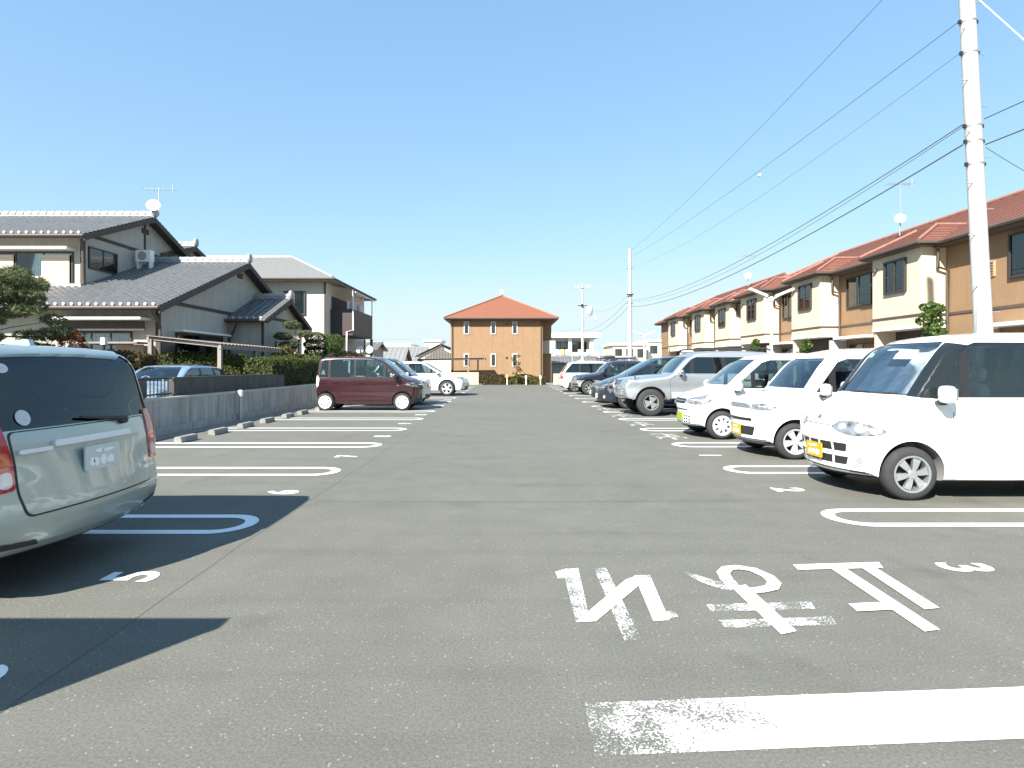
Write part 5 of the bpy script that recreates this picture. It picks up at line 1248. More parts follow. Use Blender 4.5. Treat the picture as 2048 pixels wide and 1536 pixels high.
# ---- apartment row on the right
def apartment(name, label, xb, xw, y0, y1, bays, windows, low, ze=5.27, hipend=True):
    t = thing(name, label, 'building', ((xw + 21) / 2, (y0 + y1) / 2, 0)); xr = xw + 3.9; zr = 7.35
    box('wall', xw, 21, y0, y1, 0, ze + .1, M_orange, t)
    e = .45; xe = xw - e
    a = (xe, y1 + e, ze); b = (xe, y0 - e, ze); rr0 = (xr, y0 + 3, zr); rr1 = (xr, y1 - 3, zr); ea = (xr + 4.4, y1 + e, ze); eb = (xr + 4.4, y0 - e, ze)
    plane_roof('roof', [(a, b, rr0, rr1), (b, eb, rr0, rr0), (ea, a, rr1, rr1), (eb, ea, rr1, rr0)], 18, M_red, t)
    MB().box(xe + .02, xr + 4.3, y0 - e + .02, y1 + e - .02, ze - .15, ze - .004).build('eaves', M_fran, t)
    MB().tube([(xe - .03, y0 - e, ze - .04), (xe - .03, y1 + e, ze - .04)], .06, 8).build('gutter', M_fran, t, 40)
    ridge('roof_ridge', (xr, y0 + 3, zr + .04), (xr, y1 - 3, zr + .04), M_redr, t, .08, .5, False)
    ridge('roof_hip', (xe, y1 + e, ze + .05), (xr, y1 - 3, zr + .05), M_redr, t, .07, .5, False)
    box('wall_band', xw - .025, xw, y0, y1, 3.0, 3.08, M_fran, t)
    for (ya, yb) in bays:
        w = box('bay', xb, xw - .001, ya, yb, 2.7, ze - .06, M_cream, t)
        box('bay_band', xb - .025, xw - .026, ya - .025, yb + .025, 3.0, 3.07, M_fran, w); box('bay_foot', xb - .012, xw - .03, ya - .012, yb + .012, 2.62, 2.72, M_wpnt, w)
        ym = (ya + yb) / 2; yh = (yb - ya) / 2 + .28; xo = xb - .28; zt = ze + .02; hx = xb + 1.05; zz = ze + .74
        A, B, C, D = (xo, ym + yh, zt), (xo, ym - yh, zt), (hx, ym - .45, zz), (hx, ym + .45, zz)
        E, F = (xw + 1.6, ym - yh, zt), (xw + 1.6, ym + yh, zt); Cr, Dr = (xw + 1.9, ym - .45, zz), (xw + 1.9, ym + .45, zz)
        plane_roof('bay_roof', [(A, B, C, D), (B, E, Cr, C), (F, A, D, Dr), ((hx, ym - .45, zz), (xw + 1.9, ym - .45, zz), (xw + 1.9, ym + .45, zz), (hx, ym + .45, zz))], 9, M_red, t)
        MB().box(xo + .02, xw - .46, ym - yh + .02, ym + yh - .02, zt - .14, zt - .003).build('bay_eaves', M_fran, t)
        for P, Q in ((A, D), (B, C), (C, Cr)): ridge('bay_hip', (P[0], P[1], P[2] + .03), (Q[0], Q[1], Q[2] + .03), M_redr, t, .05, .4, False)
        MB().tube([(xw - .42, ya - .32, zt - .05), (xo - .02, ya - .3, zt - .05), (xo - .02, yb + .3, zt - .05), (xw - .42, yb + .32, zt - .05)], .05, 8).build('bay_gutter', M_fran, t, 40)
        window(t, '-x', xb, ym - .55, ym + .5, 3.85, 4.95, 2, curtain='half', fr=.06, depth=.09, muntin=True)
        MB().rbox((xb - .04, yb - .2, 4.75), (.12, .14, .16), 3, 6).build('vent_hood', M_fran, t, 60)
        pipe(t, [(xw - .35, ya - .12, ze - .2), (xw - .35, ya - .12, 4.5), (xw - .05, ya - .12, 4.4), (xw - .05, ya - .12, 0)], r=.05)
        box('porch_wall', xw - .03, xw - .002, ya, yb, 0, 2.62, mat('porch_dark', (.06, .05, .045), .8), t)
        box('porch_side', xb + .05, xw - .04, yb - .12, yb - .02, 0, 2.62, M_cream, t)
        box('porch_door', xw - .08, xw - .032, ya + .3, ya + 1.2, 0, 2.1, mat('door_grey', (.30, .28, .26), .6), t)
    for (ya, yb, za, zb, cu) in windows: window(t, '-x', xw, ya, yb, za, zb, 2, curtain=cu, fr=.05, depth=.08, sash=M_sash)
    for (ya, yb) in low:
        window(t, '-x', xw, ya, yb, .1, 2.3, 2, curtain='none', fr=.05, sash=M_sash)
        box('canopy', xw - .6, xw, ya - .2, yb + .2, 2.48, 2.58, M_wpnt, t); box('canopy_side', xw - .7, xw - .02, yb + .22, yb + .3, 0, 2.45, mat('screen_grey', (.42, .42, .42), .7), t)
    for yy in [w[1] + .7 for w in windows][:3]:
        pa = MB(); pa.box(xw - .04, xw, yy - .22, yy + .22, 3.95, 4.4); pa.build('vent_panel', mat('vent_beige', (.48, .30, .17), .7), t)
        for k in range(5): box('vent_slat', xw - .055, xw - .041, yy - .18, yy + .18, 3.99 + k * .08, 4.03 + k * .08, M_fran, t)
    return t
apartment('apartment_block', 'orange and cream apartment row with red roof along the right side', 12.97, 13.75, 9.0, 33.5, [(18.0, 20.4), (23.8, 26.2), (29.0, 31.9)], [(13.2, 15.7, 3.8, 5.0, 'all'), (21.6, 23.2, 3.75, 4.95, 'all'), (27.4, 28.6, 3.75, 4.95, 'none')], [(13.0, 15.8), (21.3, 23.0), (27.2, 28.6)])
apartment('apartment_block', 'farther orange and cream apartment row with red roof behind the first one', 13.25, 13.95, 33.9, 52, [(34.2, 36.6), (38.6, 41.2), (44.4, 47.2)], [(37.2, 38.3, 3.75, 4.95, 'none'), (42.3, 43.6, 3.75, 4.95, 'none')], [(42.2, 43.8)])
dish('white satellite dish on the nearer apartment roof', (16.6, 24.3, 7.62), .21, math.radians(-25), .9, .7); aerial('aerial beside the dish on the nearer apartment roof', 16.7, 24.4, 7.3, 1.9, .8)
dish('white satellite dish on the roof between the two apartment rows', (17.0, 40.5, 7.75), .24, math.radians(-25), .9, .7); aerial('aerial on the farther apartment roof', 17.1, 40.8, 7.3, 2.0, .8)

# ---- carports
def carport(label, x0, x1, y0, y1, zl, zr, posts, cat='carport', n=40):
    t = thing('carport', label, cat, ((x0 + x1) / 2, (y0 + y1) / 2, 0)); vs = []; fs = []
    nn = n * 4
    for i in range(nn + 1):
        y = y0 + (y1 - y0) * i / nn; o = .022 * math.sin(i * math.pi / 2)
        vs += [(x0, y, zl + o), (x1, y, zr + o)]
    fs = [(2 * i, 2 * i + 1, 2 * i + 3, 2 * i + 2) for i in range(nn)]
    mk('corrugated_roof', vs, fs, mat('corrugated_brown', (.25, .20, .17), .6, var=.15, vscale=3), t, 60)
    bm_ = mat('beam_taupe', (.24, .205, .18), .7, var=.1)
    for x, z in ((x0 + .05, zl), (x1 - .05, zr)): box('beam', x - .04, x + .04, y0 + .02, y1 - .02, z - .17, z - .035, bm_, t)
    k = 0
    while y0 + .1 + k * 1.3 < y1:
        yy = y0 + .1 + k * 1.3; mb = MB(); mb.add([(x0, yy, zl - .12), (x1, yy, zr - .12), (x1, yy + .06, zr - .12), (x0, yy + .06, zl - .12), (x0, yy, zl - .03), (x1, yy, zr - .03), (x1, yy + .06, zr - .03), (x0, yy + .06, zl - .03)], [(0, 3, 2, 1), (4, 5, 6, 7), (0, 1, 5, 4), (1, 2, 6, 5), (2, 3, 7, 6), (3, 0, 4, 7)]); mb.build('rafter', bm_, t); k += 1
    for (x, y, z) in posts: box('post', x - .06, x + .06, y - .06, y + .06, 0, z - .1, bm_, t)
    return t
carport('brown corrugated carport roof behind the light blue car', -11.75, -9.3, 18.7, 23.8, 2.40, 2.14, [(-9.38, 18.8, 2.14), (-9.38, 21.4, 2.14), (-9.38, 23.7, 2.14), (-11.65, 18.8, 2.4), (-11.65, 23.7, 2.4)], n=20)
carport('low brown carport in front of the orange block', -7.2, -1.75, 46, 49, 2.0, 2.1, [(-3.1, 46.1, 2.1), (-2.45, 48.5, 2.1), (-6.9, 46.2, 2.0)], n=14)

# ---- background houses
def far_house(name, label, x0, x1, y0, y1, ze, zr, wall, roofm, along='x', gable_mat=None, ov=.4, n=14):
    t = thing(name, label, 'house', ((x0 + x1) / 2, (y0 + y1) / 2, 0), group='houses far behind')
    if along == 'x':
        ym = (y0 + y1) / 2
        MB().prism([(y0, 0), (y1, 0), (y1, ze), (ym, zr - .12), (y0, ze)], 'x', x0, x1).build('wall', wall, t)
        pantiles('roof_tiles', (x0 - ov, y0 - ov, ze - .1), (x1 + ov, y0 - ov, ze - .1), (x1 + ov, ym, zr), (x0 - ov, ym, zr), roofm, t, .42, .4)
        plane_roof('roof_back', [((x1 + ov, y1 + ov, ze - .1), (x0 - ov, y1 + ov, ze - .1), (x0 - ov, ym, zr), (x1 + ov, ym, zr))], 6, roofm, t)
        ridge('roof_ridge', (x0 - ov, ym, zr + .05), (x1 + ov, ym, zr + .05), roofm, t, .13, .5, False)
    else:
        xm = (x0 + x1) / 2
        MB().prism([(x0, 0), (x1, 0), (x1, ze), (xm, zr - .12), (x0, ze)], 'y', y0, y1).build('wall', wall, t)
        plane_roof('roof', [((x0 - ov, y1, ze - .12), (x0 - ov, y0 - ov, ze - .12), (xm, y0 - ov, zr), (xm, y1, zr)), ((x1 + ov, y0 - ov, ze - .12), (x1 + ov, y1, ze - .12), (xm, y1, zr), (xm, y0 - ov, zr))], n, roofm, t, .04)
        if gable_mat:
            gb = MB(); k = 0; w = (x1 - x0) * .72
            while k * .16 < w:
                xx = xm - w / 2 + k * .16; zt = zr - .45 - abs(xx - xm) * (zr - ze) / ((x1 - x0) / 2); gb.box(xx, xx + .12, y0 - .03, y0, ze - .35, max(zt, ze - .3)); k += 1
            gb.build('gable_boards', gable_mat, t)
        for sg in (-1, 1): box('barge', xm + sg * .05 - .04, xm + sg * .05 + .04, y0 - ov - .02, y0 - ov + .02, zr - .2, zr, M_dkw, t)
    return t
far_house('gabled_house', 'small house with dark boarded gable beside the orange block', -9.2, -4.6, 60, 70, 2.55, 3.75, M_wpnt, M_tile, 'y', M_dkw)
far_house('tiled_house', 'low grey tiled roof left of the boarded gable', -15.5, -9.3, 62, 69, 1.9, 3.5, M_plas, M_slate)
far_house('tiled_house', 'grey tiled roof just behind the cars, right of the balcony house', -14.2, -10.4, 56, 61, 1.7, 3.25, M_plas, M_slate)
far_house('tiled_house', 'small dark tiled house beside the balcony support', -13.4, -11.4, 49, 53, 2.9, 3.5, M_plas, M_tile)
def block(name, label, x0, x1, y0, y1, h, wall, floors, parapet=.4, cols=3):
    t = thing(name, label, 'building', ((x0 + x1) / 2, (y0 + y1) / 2, 0), group='buildings far behind')
    box('wall', x0, x1, y0, y1, 0, h, wall, t); box('parapet', x0 - .3, x1 + .3, y0 - .3, y1, h, h + parapet, M_wpnt, t)
    for z0, z1 in floors:
        w = (x1 - x0) / cols
        for k in range(cols): window(t, '-y', y0, x0 + w * k + .35, x0 + w * (k + 1) - .35, z0, z1, 2, curtain='half', fr=.08)
    return t
wb_ = thing('white_building', 'white flat-roofed building with open balcony right of the orange block', 'building', (8.7, 80, 0))
box('wall', 5.8, 11.3, 76.5, 86, 0, 5.3, mat('grey_render', (.4, .39, .37), .85, var=.06), wb_); box('roof_slab', 5.2, 12.1, 74.4, 86, 5.15, 5.75, M_wpnt, wb_); box('balcony_front', 5.2, 11.9, 74.6, 74.9, 2.55, 3.25, M_wpnt, wb_); box('balcony_floor', 5.2, 11.9, 74.6, 76.5, 2.35, 2.54, M_wpnt, wb_)
for xx in (5.3, 8.0, 10.8): box('column', xx, xx + .45, 74.95, 75.3, 0, 5.15, M_wpnt, wb_)
for xx in (6.1, 8.6): window(wb_, '-y', 76.5, xx, xx + 2.0, 2.7, 4.7, 2, curtain='half', fr=.08)
for k, (xx, m_) in enumerate(((6.2, 'laundry_0'), (6.9, 'laundry_yellow'), (7.4, 'laundry_0'), (9.2, 'laundry_0'), (10.3, 'laundry_0'))):
    tag(box('futon', xx, xx + .6, 74.50, 74.60, 2.9, 3.6, mat(m_, (.72, .66, .2) if 'yellow' in m_ else (.62, .62, .64), .9)), ['white bedding over the far white balcony, leftmost', 'yellow bedding over the far white balcony', 'white bedding beside the yellow one on the far balcony', 'white bedding in the middle of the far white balcony', 'white bedding over the far white balcony, rightmost'][k], 'bedding', 'bedding on the far balcony')
far_house('dark_roof_shed', 'long low dark roof in front of the white flat-roofed building', 4.9, 15, 66, 71, 1.85, 2.5, M_plas, M_tile)
block('grey_building', 'distant pale block with dark roof edge behind the utility pole', 17.5, 23, 95, 104, 4.9, M_cream, [(2.9, 4.3)])
block('grey_building', 'distant pale two-storey block beside the farther apartment row', 24, 30, 98, 106, 5.6, M_wpnt, [(1.2, 2.6), (3.6, 5.0)])
block('white_block', 'distant white block above the tiled roofs left of the orange block', -13.2, -10.7, 92, 98, 5.4, M_wpnt, [], .3)
block('grey_building', 'distant grey flat-roofed block above the tiled roofs by the balcony house', -21.5, -16.2, 95, 104, 4.7, M_cool if 'M_cool' in globals() else M_plas, [(3.0, 4.1)], .5, 4)
box('lot_fence_wall', -9, -2.2, 44.6, 44.75, 0, .95, mat('fence_beige', (.48, .40, .28), .9, var=.1), None)
tag(bpy.data.objects['lot_fence_wall'], 'low beige wall in front of the carport by the orange block', 'wall', kind='thing')
bpy.data.objects['lot_fence_wall'].name = 'low_wall'
o = box('low_wall', 3.6, 12.5, 44.6, 44.75, 0, .85, mat('fence_beige', (.48, .40, .28), .9, var=.1)); tag(o, 'low beige wall right of the orange block behind the white car', 'wall', kind='thing')
# ------------------------------------------------------------------ vegetation
RNG = np.random.default_rng(11)
def leaves(pts, nrm, size, name, m, parent, jitter=.6, aspect=1.7):
    """one small folded leaf per point"""
    n = len(pts); a = RNG.normal(size=(n, 3)); nn = nrm + jitter * a; nn /= np.linalg.norm(nn, axis=1)[:, None]
    t = np.cross(nn, RNG.normal(size=(n, 3))); t /= np.linalg.norm(t, axis=1)[:, None]; b = np.cross(nn, t)
    s = size * RNG.uniform(.6, 1.35, size=(n, 1)); L_ = s * aspect
    v = np.empty((n, 4, 3)); v[:, 0] = pts - t * L_ * .5; v[:, 1] = pts + b * s * .5 + nn * s * .12; v[:, 2] = pts + t * L_ * .5; v[:, 3] = pts - b * s * .5 + nn * s * .12
    f = np.arange(n * 4).reshape(n, 4).tolist()
    o = mk(name, v.reshape(-1, 3), f, m, parent)
    return o
L_hedge = leaf_mat('hedge_leaf', (.035, .052, .012), (.115, .135, .03), 5); L_brown = leaf_mat('hedge_leaf_brown', (.045, .035, .018), (.14, .10, .04), 6)
L_pine = leaf_mat('pine_needles', (.05, .075, .03), (.20, .22, .10), 4); L_dark = leaf_mat('topiary_leaf', (.016, .034, .012), (.06, .09, .025), 7)
L_green = leaf_mat('shrub_leaf', (.03, .065, .014), (.11, .17, .03), 6); L_olive = leaf_mat('olive_leaf', (.06, .06, .018), (.16, .15, .04), 6); L_red = leaf_mat('red_leaf', (.10, .02, .012), (.22, .07, .02), 8)
M_bark = mat('bark', (.11, .085, .06), .95, var=.3, vscale=12, bump=.8, bscale=30); M_pale = mat('bark_pale', (.36, .29, .21), .9, var=.2, vscale=10)

def hedge(label, x0, x1, y0, y1, z0, z1, m, n, size=.05, rough=.06):
    t = thing('hedge', label, 'hedge', ((x0 + x1) / 2, (y0 + y1) / 2, z0))
    box('twigs', x0 + .1, x1 - .1, y0 + .1, y1 - .1, z0, z1 - .12, mat('hedge_core', (.018, .022, .010), .95), t)
    dims = np.array([x1 - x0, y1 - y0, z1 - z0]); areas = np.array([dims[1] * dims[2]] * 2 + [dims[0] * dims[2]] * 2 + [dims[0] * dims[1]]); ch = RNG.choice(5, n, p=areas / areas.sum())
    p = RNG.uniform(0, 1, (n, 3)); nr = np.zeros((n, 3))
    for k, (ax, v) in enumerate(((0, 0), (0, 1), (1, 0), (1, 1), (2, 1))): q = ch == k; p[q, ax] = v; nr[q, ax] = 1 if v else -1
    q = np.array([x0, y0, z0]) + p * dims; wv = np.sin(q[:, 0] * 2.1 + q[:, 2] * 3) * np.cos(q[:, 1] * 1.9) * rough
    q += nr * (wv + RNG.normal(0, .035, n))[:, None]
    leaves(q, nr, size, 'foliage', m, t)
    return t
hedge('clipped green hedge behind the retaining wall beside the maroon car', -8.3, -7.42, 18.2, 27.5, .3, 1.66, L_hedge, 15000)
hedge('green hedge directly behind the light blue car under the carport', -11.9, -8.95, 19.45, 20.0, 0, 1.80, L_hedge, 7500)
hedge('brownish hedge left of the light blue car', -12.35, -10.95, 17.2, 18.0, 0, 1.76, L_brown, 6000, .06, .1)
hedge('dark clipped shrub row before the orange block, left part', -1.95, -.2, 44.2, 45.0, 0, .78, L_brown, 2600, .06, .1)
hedge('low green shrub row before the orange block, right part', -.15, 2.95, 44.3, 45.0, 0, .62, L_olive, 3000, .07, .14)

def blob_points(c, r, n, flat=1.0):
    d = RNG.normal(size=(n, 3)); d /= np.linalg.norm(d, axis=1)[:, None]
    rad = RNG.uniform(.72, 1.05, (n, 1)) ** .6
    lump = 1 + .14 * np.sin(d[:, :1] * 5 + c[0]) * np.cos(d[:, 1:2] * 4 + c[2] * 3)
    return np.array(c) + d * rad * lump * np.array(r), d
def clump_tree(name, label, base, trunk, clumps, m, dens=520, size=.05, bark=None, cat='tree', aspect=1.7, jitter=.7, branches=True):
    t = thing(name, label, cat, base); bark = bark or M_bark
    MB().tube(trunk[0], trunk[1], 9).build('trunk', bark, t, 50)
    if branches:
        br = MB()
        for (c, r) in clumps:
            s = min((Vector(p) for p in trunk[0]), key=lambda p: (p - Vector(c)).length + max(0, p.z - c[2]) * 2); e = Vector(c) - Vector((0, 0, r[2] * .3)); m_ = s.lerp(e, .5) + Vector((random.uniform(-.08, .08), random.uniform(-.08, .08), random.uniform(-.02, .12)))
            br.tube([s, m_, e], [trunk[1][-1] * .7, trunk[1][-1] * .5, trunk[1][-1] * .3], 6)
        br.build('limbs', bark, t, 50)
    P, N = [], []
    for (c, r) in clumps:
        k = int(dens * (r[0] * r[1] + r[0] * r[2] + r[1] * r[2]) / 3 * 12); p, d = blob_points(c, r, k); P.append(p); N.append(d * .6 + np.array([0, 0, .5]))
    leaves(np.concatenate(P), np.concatenate(N), size, 'crown', m, t, jitter, aspect)
    return t
# the pine at far left
rp = random.Random(21); cl = []
for k in range(70):
    a = rp.uniform(0, 6.28); h = rp.uniform(1.3, 4.05); sp_ = (2.0 - .5 * max(0, h - 1.7)) * rp.uniform(.2, 1.0) ** .7
    q = rp.uniform(.22, .46); cl.append(((-13.85 + sp_ * math.cos(a), 15.3 + sp_ * math.sin(a), h + .12 * math.sin(a * 2)), (q, q * rp.uniform(.8, 1.2), q * rp.uniform(.32, .55))))
clump_tree('pine_tree', 'spreading pine with layered needle clumps in front of the tiled house', (-13.95, 15.3, 0), ([(-13.95, 15.3, 0), (-13.75, 15.3, 1.2), (-14.1, 15.2, 2.2), (-13.8, 15.35, 3.2), (-13.9, 15.3, 3.95)], [.16, .14, .11, .07, .025]), cl, L_pine, 330, .028, aspect=7.5, jitter=1.6)
clump_tree('red_shrub', 'small reddish shrub between the pine and the tiled house', (-11.9, 15.9, 0), ([(-11.9, 15.9, 0), (-11.9, 15.9, 1.6)], [.04, .02]), [((-12.0, 15.9, 1.9), (.35, .35, .45)), ((-11.75, 15.9, 1.6), (.3, .3, .35)), ((-12.2, 16, 1.5), (.4, .4, .4))], L_red, 420, .05, cat='shrub')
clump_tree('green_shrub', 'low green shrub under the pine behind the silver-green estate car', (-11.7, 14.2, 0), ([(-11.8, 14.2, 0), (-11.8, 14.2, .9)], [.05, .02]), [((-12.3, 14.2, 1.2), (.7, .5, .5)), ((-11.4, 14.3, 1.1), (.6, .5, .55)), ((-13.2, 14.2, 1.3), (.7, .5, .5))], L_green, 360, .055, cat='shrub')
# garden between the two houses
clump_tree('cloud_pine', 'cloud-pruned pine with pale bent trunk beside the tiled house porch', (-9.5, 25.6, 0), ([(-9.6, 25.6, 0), (-9.65, 25.6, 1.5), (-9.35, 25.6, 2.1), (-9.25, 25.6, 2.6), (-9.45, 25.6, 3.0)], [.10, .085, .07, .05, .03]),
           [((-9.55, 25.6, 3.25), (.38, .38, .18)), ((-9.95, 25.6, 2.75), (.42, .4, .16)), ((-9.0, 25.6, 2.85), (.38, .36, .15)), ((-9.75, 25.7, 2.35), (.45, .4, .17)), ((-10.05, 25.6, 1.9), (.4, .4, .2))], L_pine, 620, .035, M_pale, aspect=4, jitter=1.1)
clump_tree('round_topiary', 'dark layered topiary tree beside the cloud-pruned pine', (-9.0, 27, 0), ([(-9.0, 27, 0), (-9.0, 27, 1.7)], [.09, .06]), [((-9.0, 27, 2.75), (.5, .5, .26)), ((-9.0, 27, 2.42), (.58, .58, .24)), ((-9.0, 27, 2.1), (.5, .5, .22))], L_dark, 900, .04, branches=False)
clump_tree('round_topiary', 'light green ball topiary below the brown balcony', (-8.6, 28.6, 0), ([(-8.6, 28.6, 0), (-8.6, 28.6, 1.9)], [.08, .05]), [((-8.6, 28.6, 2.55), (.48, .48, .46))], L_green, 900, .045, branches=False)
for lb, x, y, r, h, m_ in (('leafy green shrub under the round topiary', -8.9, 26.2, .75, 1.55, L_green), ('yellowish shrub at the right end of the carport', -9.35, 24.2, .5, 1.75, L_olive), ('small olive shrub beside the leafy one behind the hedge', -8.3, 29.5, .7, 1.7, L_olive)):
    clump_tree('garden_shrub', lb, (x, y, 0), ([(x, y, 0), (x, y, h * .6)], [.05, .02]), [((x, y, h), (r, r * .7, .5)), ((x - .4, y, h - .3), (r * .7, r * .6, .45)), ((x + .45, y + .1, h - .25), (r * .7, r * .6, .45))], m_, 420, .055, cat='shrub')
clump_tree('brown_shrub', 'brownish winter shrub below the balcony behind the maroon car', (-9.6, 33, 0), ([(-9.6, 33, 0), (-9.6, 33, 1.2)], [.05, .02]), [((-9.9, 33, 1.9), (.8, .6, .5)), ((-8.9, 33, 1.8), (.7, .5, .45))], L_brown, 380, .06, cat='shrub')
# saplings along the apartments
for lb, x, y, z, s in (('young tree in front of the nearest cream bay', 9.9, 13.4, 2.12, .58), ('small sapling in front of the middle cream bay', 9.6, 18.6, 1.75, .4), ('small sapling below the third cream bay', 10.2, 23.5, 1.9, .45)):
    cl = [((x + rp.uniform(-.7, .7) * s * (1 - .06 * k), y + rp.uniform(-.5, .5) * s, z + (-.5 + .14 * k) * s), (s * rp.uniform(.2, .36), s * .3, s * .2)) for k in range(13)]
    clump_tree('young_tree', lb, (x, y, 0), ([(x, y, 0), (x + .03, y, z * .6), (x, y, z + .3 * s)], [.04, .03, .012]), cl, L_green, 330, .06)
cl = [((.72 + rp.uniform(-.3, .3) * (1.2 - .5 * k / 9), 44.1 + rp.uniform(-.2, .2), .5 + k * .19), (.2, .18, .12)) for k in range(10)]
clump_tree('young_tree', 'thin yellowish sapling in front of the orange block', (.7, 44.1, 0), ([(.7, 44.1, 0), (.75, 44.1, 1.2), (.7, 44.1, 2.3)], [.03, .02, .008]), cl, L_olive, 260, .055)

# ------------------------------------------------------------------ poles, wires, lamps
M_pole = mat('pole_concrete', (.44, .44, .415), .8, var=.07, vscale=1.5, dirt=.12, bump=.1, bscale=60); M_wire = mat('cable_black', (.075, .08, .09), .6)
def pole(label, x, y, h, r0, r1, lean=(0, 0), arms=(), bands=()):
    t = thing('utility_pole', label, 'utility pole', (x, y, 0), group='utility poles along the apartments')
    P = lambda z: Vector((x + lean[0] * z, y + lean[1] * z, z))
    MB().tube([P(-.2), P(h * .5), P(h)], [r0, (r0 + r1) / 2, r1], 20).build('shaft', M_pole, t, 40)
    for z in bands:
        r = r0 + (r1 - r0) * z / h + .006; MB().lathe([(r - .01, -.015), (r + .003, -.015), (r + .003, .015), (r - .01, .015)], P(z), 'z', 20).build('band', M_galv, t, 40)
        box('bracket', P(z).x - r - .045, P(z).x - r, P(z).y - .02, P(z).y + .02, z - .03, z + .03, M_iron, t); box('bracket', P(z).x + r, P(z).x + r + .045, P(z).y - .02, P(z).y + .02, z - .03, z + .03, M_iron, t)
    st = MB(); z = 1.9; k = 0
    while z < h - .8:
        r = r0 + (r1 - r0) * z / h; p = P(z); s = 1 if k % 2 else -1; st.tube([(p.x + s * r * .8, p.y - r * .5, z), (p.x + s * (r + .10), p.y - r * .5, z)], .009, 6); z += .45; k += 1
    st.build('climbing_steps', M_galv, t)
    return t, P
p1, P1 = pole('tall pale concrete utility pole behind the white cars', 8.47, 10.1, 12, .145, .10, (-.05, 0), bands=(4.95, 5.35, 5.62, 6.9, 7.45))
p2, P2 = pole('second concrete utility pole farther along the parked cars', 8.55, 40, 9.6, .17, .11, bands=(5.8, 6.3, 8.2))
p3, P3 = pole('third utility pole with transformer beside the white building', 8.15, 62, 10.3, .17, .11, bands=(6.2, 7.8))
box('pole_plate', 8.16, 8.20, 9.90, 9.99, 1.9, 2.5, M_white, p1)
o = MB(); o.box(7.25, 9.05, 61.8, 61.9, 9.85, 9.97); o.build('cross_arm', M_galv, p3)
for xx in (7.3, 7.65, 8.6, 9.0): MB().lathe([(.03, 0), (.06, .05), (.035, .1), (.06, .15), (.02, .2)], (xx, 61.85, 9.97), 'z', 10).build('insulator', M_white, p3, 40)
MB().lathe([(.30, 0), (.33, .04), (.33, .8), (.28, .86), (.1, .9)], (8.85, 61.7, 7.0), 'z', 18).build('transformer', mat('transformer_grey', (.5, .52, .52), .5), p3, 40)
MB().box(8.2, 9.7, 61.6, 61.75, 6.72, 6.86).build('transformer_arm', M_galv, p3); MB().rbox((9.5, 61.7, 6.55), (.3, .25, .4), 4, 6).build('switch_box', M_white, p3, 60)
MB().box(7.6, 8.7, 61.85, 61.92, 7.9, 7.98).build('cross_arm', M_iron, p3); MB().rbox((8.05, 61.7, 8.0), (.25, .3, .25), 3, 6).build('cut_out', M_iron, p3, 60)
MB().box(8.3, 8.75, 39.75, 39.82, 6.35, 6.43).build('cross_arm', M_iron, p2)
def wire(label, a, b, sag, r, group='overhead wires'):
    a, b = Vector(a), Vector(b); n = 26; pts = [a.lerp(b, k / n) - Vector((0, 0, sag * 4 * (k / n) * (1 - k / n))) for k in range(n + 1)]
    o = MB().tube(pts, r * .62, 6).build('overhead_wire', M_wire); return tag(o, label, 'wire', group)
A = lambda z, dx=0: (P1(z).x + dx, 10.1, z)
wire('thin overhead wire highest in the sky from the tall pole', A(9.2, -.15), (8.4, 40, 9.3), .35, .009)
wire('thin overhead wire second from the top, leaving the tall pole near its top band', A(7.45, -.17), (8.4, 40, 8.9), .25, .009)
wire('very thin overhead wire carrying the small white ball', A(6.9, -.17), (8.4, 40, 8.2), .55, .006)
wire('upper of the two thick cables between the first two poles', A(5.65, -.18), (8.4, 40, 6.0), .75, .014)
wire('twisted service cable just under the upper thick cable', A(5.60, -.20), (8.4, 40, 5.92), .86, .009)
wire('lower of the two thick cables between the first two poles', A(5.3, -.19), (8.4, 40, 5.55), .72, .019)
wire('upper thick cable from the second to the third pole', (8.4, 40, 5.95), (8.05, 62, 5.2), .55, .016); wire('lower thick cable from the second to the third pole', (8.4, 40, 5.5), (8.05, 62, 4.7), .6, .018)
wire('thin wire from the second pole up to the third pole', (8.5, 40, 6.4), (8.3, 62, 8.0), .9, .009)
wire('upper cable leaving the tall pole towards the camera', A(5.75, .2), (9.2, -20, 6.3), .5, .014); wire('lower cable leaving the tall pole towards the camera', A(5.3, .2), (9.2, -20, 5.8), .5, .018); wire('thin service wire leaving the tall pole towards the apartments', A(5.25, .2), (13.7, 13.0, 4.9), .1, .008)
o = MB().tube([A(7.9, .15), (11.4, 8.6, 3.0), (14.3, 7.3, .1)], .012, 6).build('guy_wire', mat('guy_pale', (.7, .75, .8), .4, .3)); tag(o, 'pale guy wire slanting down from the tall pole', 'guy wire')
wire('far overhead wire left of the third pole, upper', (8.0, 62, 5.4), (-30, 70, 6.0), 1.2, .012); wire('far overhead wire left of the third pole, lower', (8.0, 62, 4.9), (-30, 70, 5.2), 1.2, .012)
o = MB().rbox((8.30, 18.9, 7.68), (.10, .16, .10), 2.2, 8).build('marker_ball', M_white, None, 60); tag(o, 'small white ball hanging on the thin wire in the sky', 'wire marker')

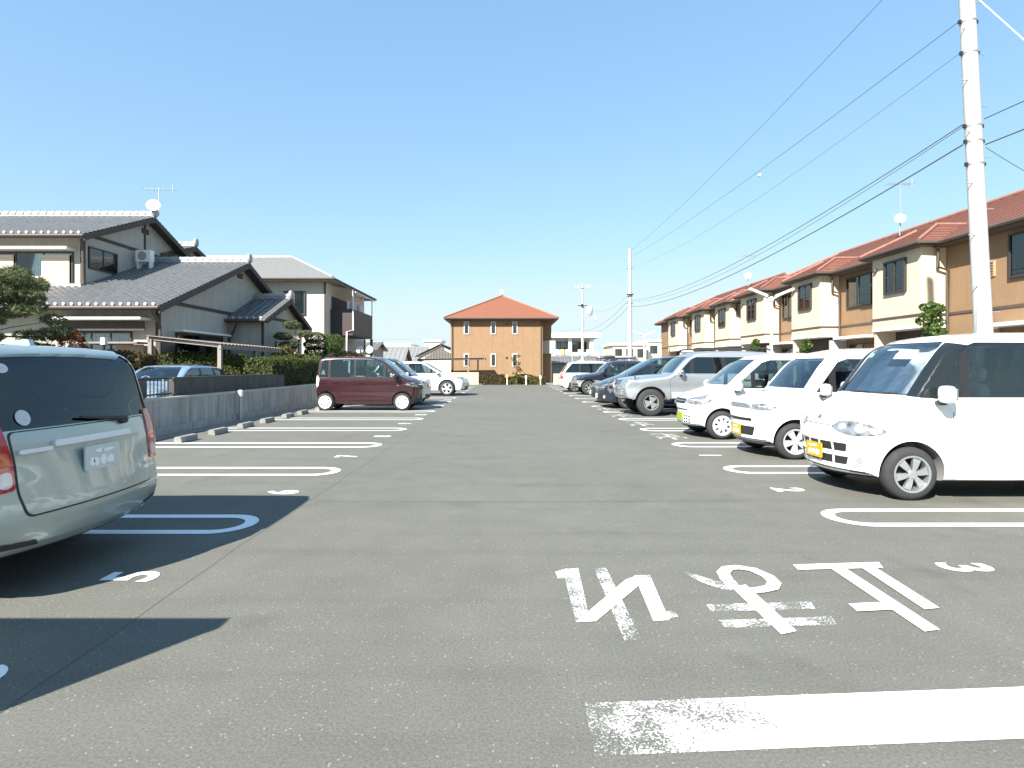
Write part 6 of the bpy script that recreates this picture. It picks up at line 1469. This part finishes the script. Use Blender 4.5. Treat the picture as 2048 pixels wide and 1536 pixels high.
def lamp_post(label, x, y, h):
    t = thing('car_park_lamp', label, 'lamp post', (x, y, 0), group='twin-arm car park lamps'); m_ = mat('lamp_post_paint', (.62, .60, .56), .5)
    MB().tube([(x, y, 0), (x, y, h)], [.055, .04], 12).build('post', m_, t, 40); MB().lathe([(.05, 0), (.075, .02), (.075, .14), (.04, .17)], (x, y, h - .12), 'z', 14).build('collar', m_, t, 40)
    for s in (-1, 1):
        a = MB(); a.tube([(x, y, h - .05), (x + s * .25, y, h + .08)], .03, 8)
        d = [(x + s * .15, h + .03), (x + s * .72, h + .27), (x + s * .70, h + .34), (x + s * .13, h + .11)]
        a.prism(d, 'y', y - .07, y + .07); q = a.build('lamp_head', m_, t)
    return t
lamp_post('twin-arm car park lamp in front of the cream bays', 8.6, 18.7, 3.62); lamp_post('farther twin-arm car park lamp beside the second pole', 8.7, 36.5, 3.35)

# small posts and signs at the end of the aisle
for lb, x, h in (('small yellow-topped marker in front of the end shrubs', .0, .78), ('white marker post right of the sapling', 1.45, .72), ('thin pale marker post at the right end of the shrubs', 2.55, .7)):
    t = thing('end_marker', lb, 'post', (x, 43.9, 0)); box('post', x - .03, x + .03, 43.87, 43.93, 0, h * .7, M_white, t)
    MB().rbox((x, 43.86, h * .8), (.16, .05, .3), 3, 6).build('reflector', mat('marker_yellow', (.8, .65, .15), .5) if x == 0 else M_white, t, 60)
t = thing('street_mirror', 'round white traffic mirrors on a post below the balcony', 'traffic mirror', (-8.9, 36, 0)); MB().tube([(-8.9, 36, 0), (-8.9, 36, 3.1)], .05, 10).build('post', M_fran, t, 40)
for xx in (-9.2, -8.6): MB().lathe([(.001, -.05), (.15, -.035), (.24, 0), (.24, .03), (.001, .05)], (xx, 35.9, 2.45), 'y', 20).build('mirror', M_white, t, 40)
t = thing('garden_lamp', 'white garden lamp in front of the shuttered ground floor window', 'lamp', (-12.9, 18.4, 0)); MB().tube([(-12.9, 18.4, 0), (-12.9, 18.4, 2.1)], .04, 8).build('post', M_iron, t, 40); MB().box(-12.97, -12.83, 18.33, 18.47, 2.1, 2.32).build('lantern', M_white, t)
t = thing('sign_post', 'pale square post right of the end shrubs behind the white car', 'post', (5.0, 43.9, 0)); MB().tube([(5.0, 43.9, 0), (5.0, 43.9, 2.3)], .06, 8).build('post', M_galv, t, 40); MB().rbox((5.7, 44.2, 1.75), (.55, .1, .3), 3, 8).build('sign', M_white, t, 60)
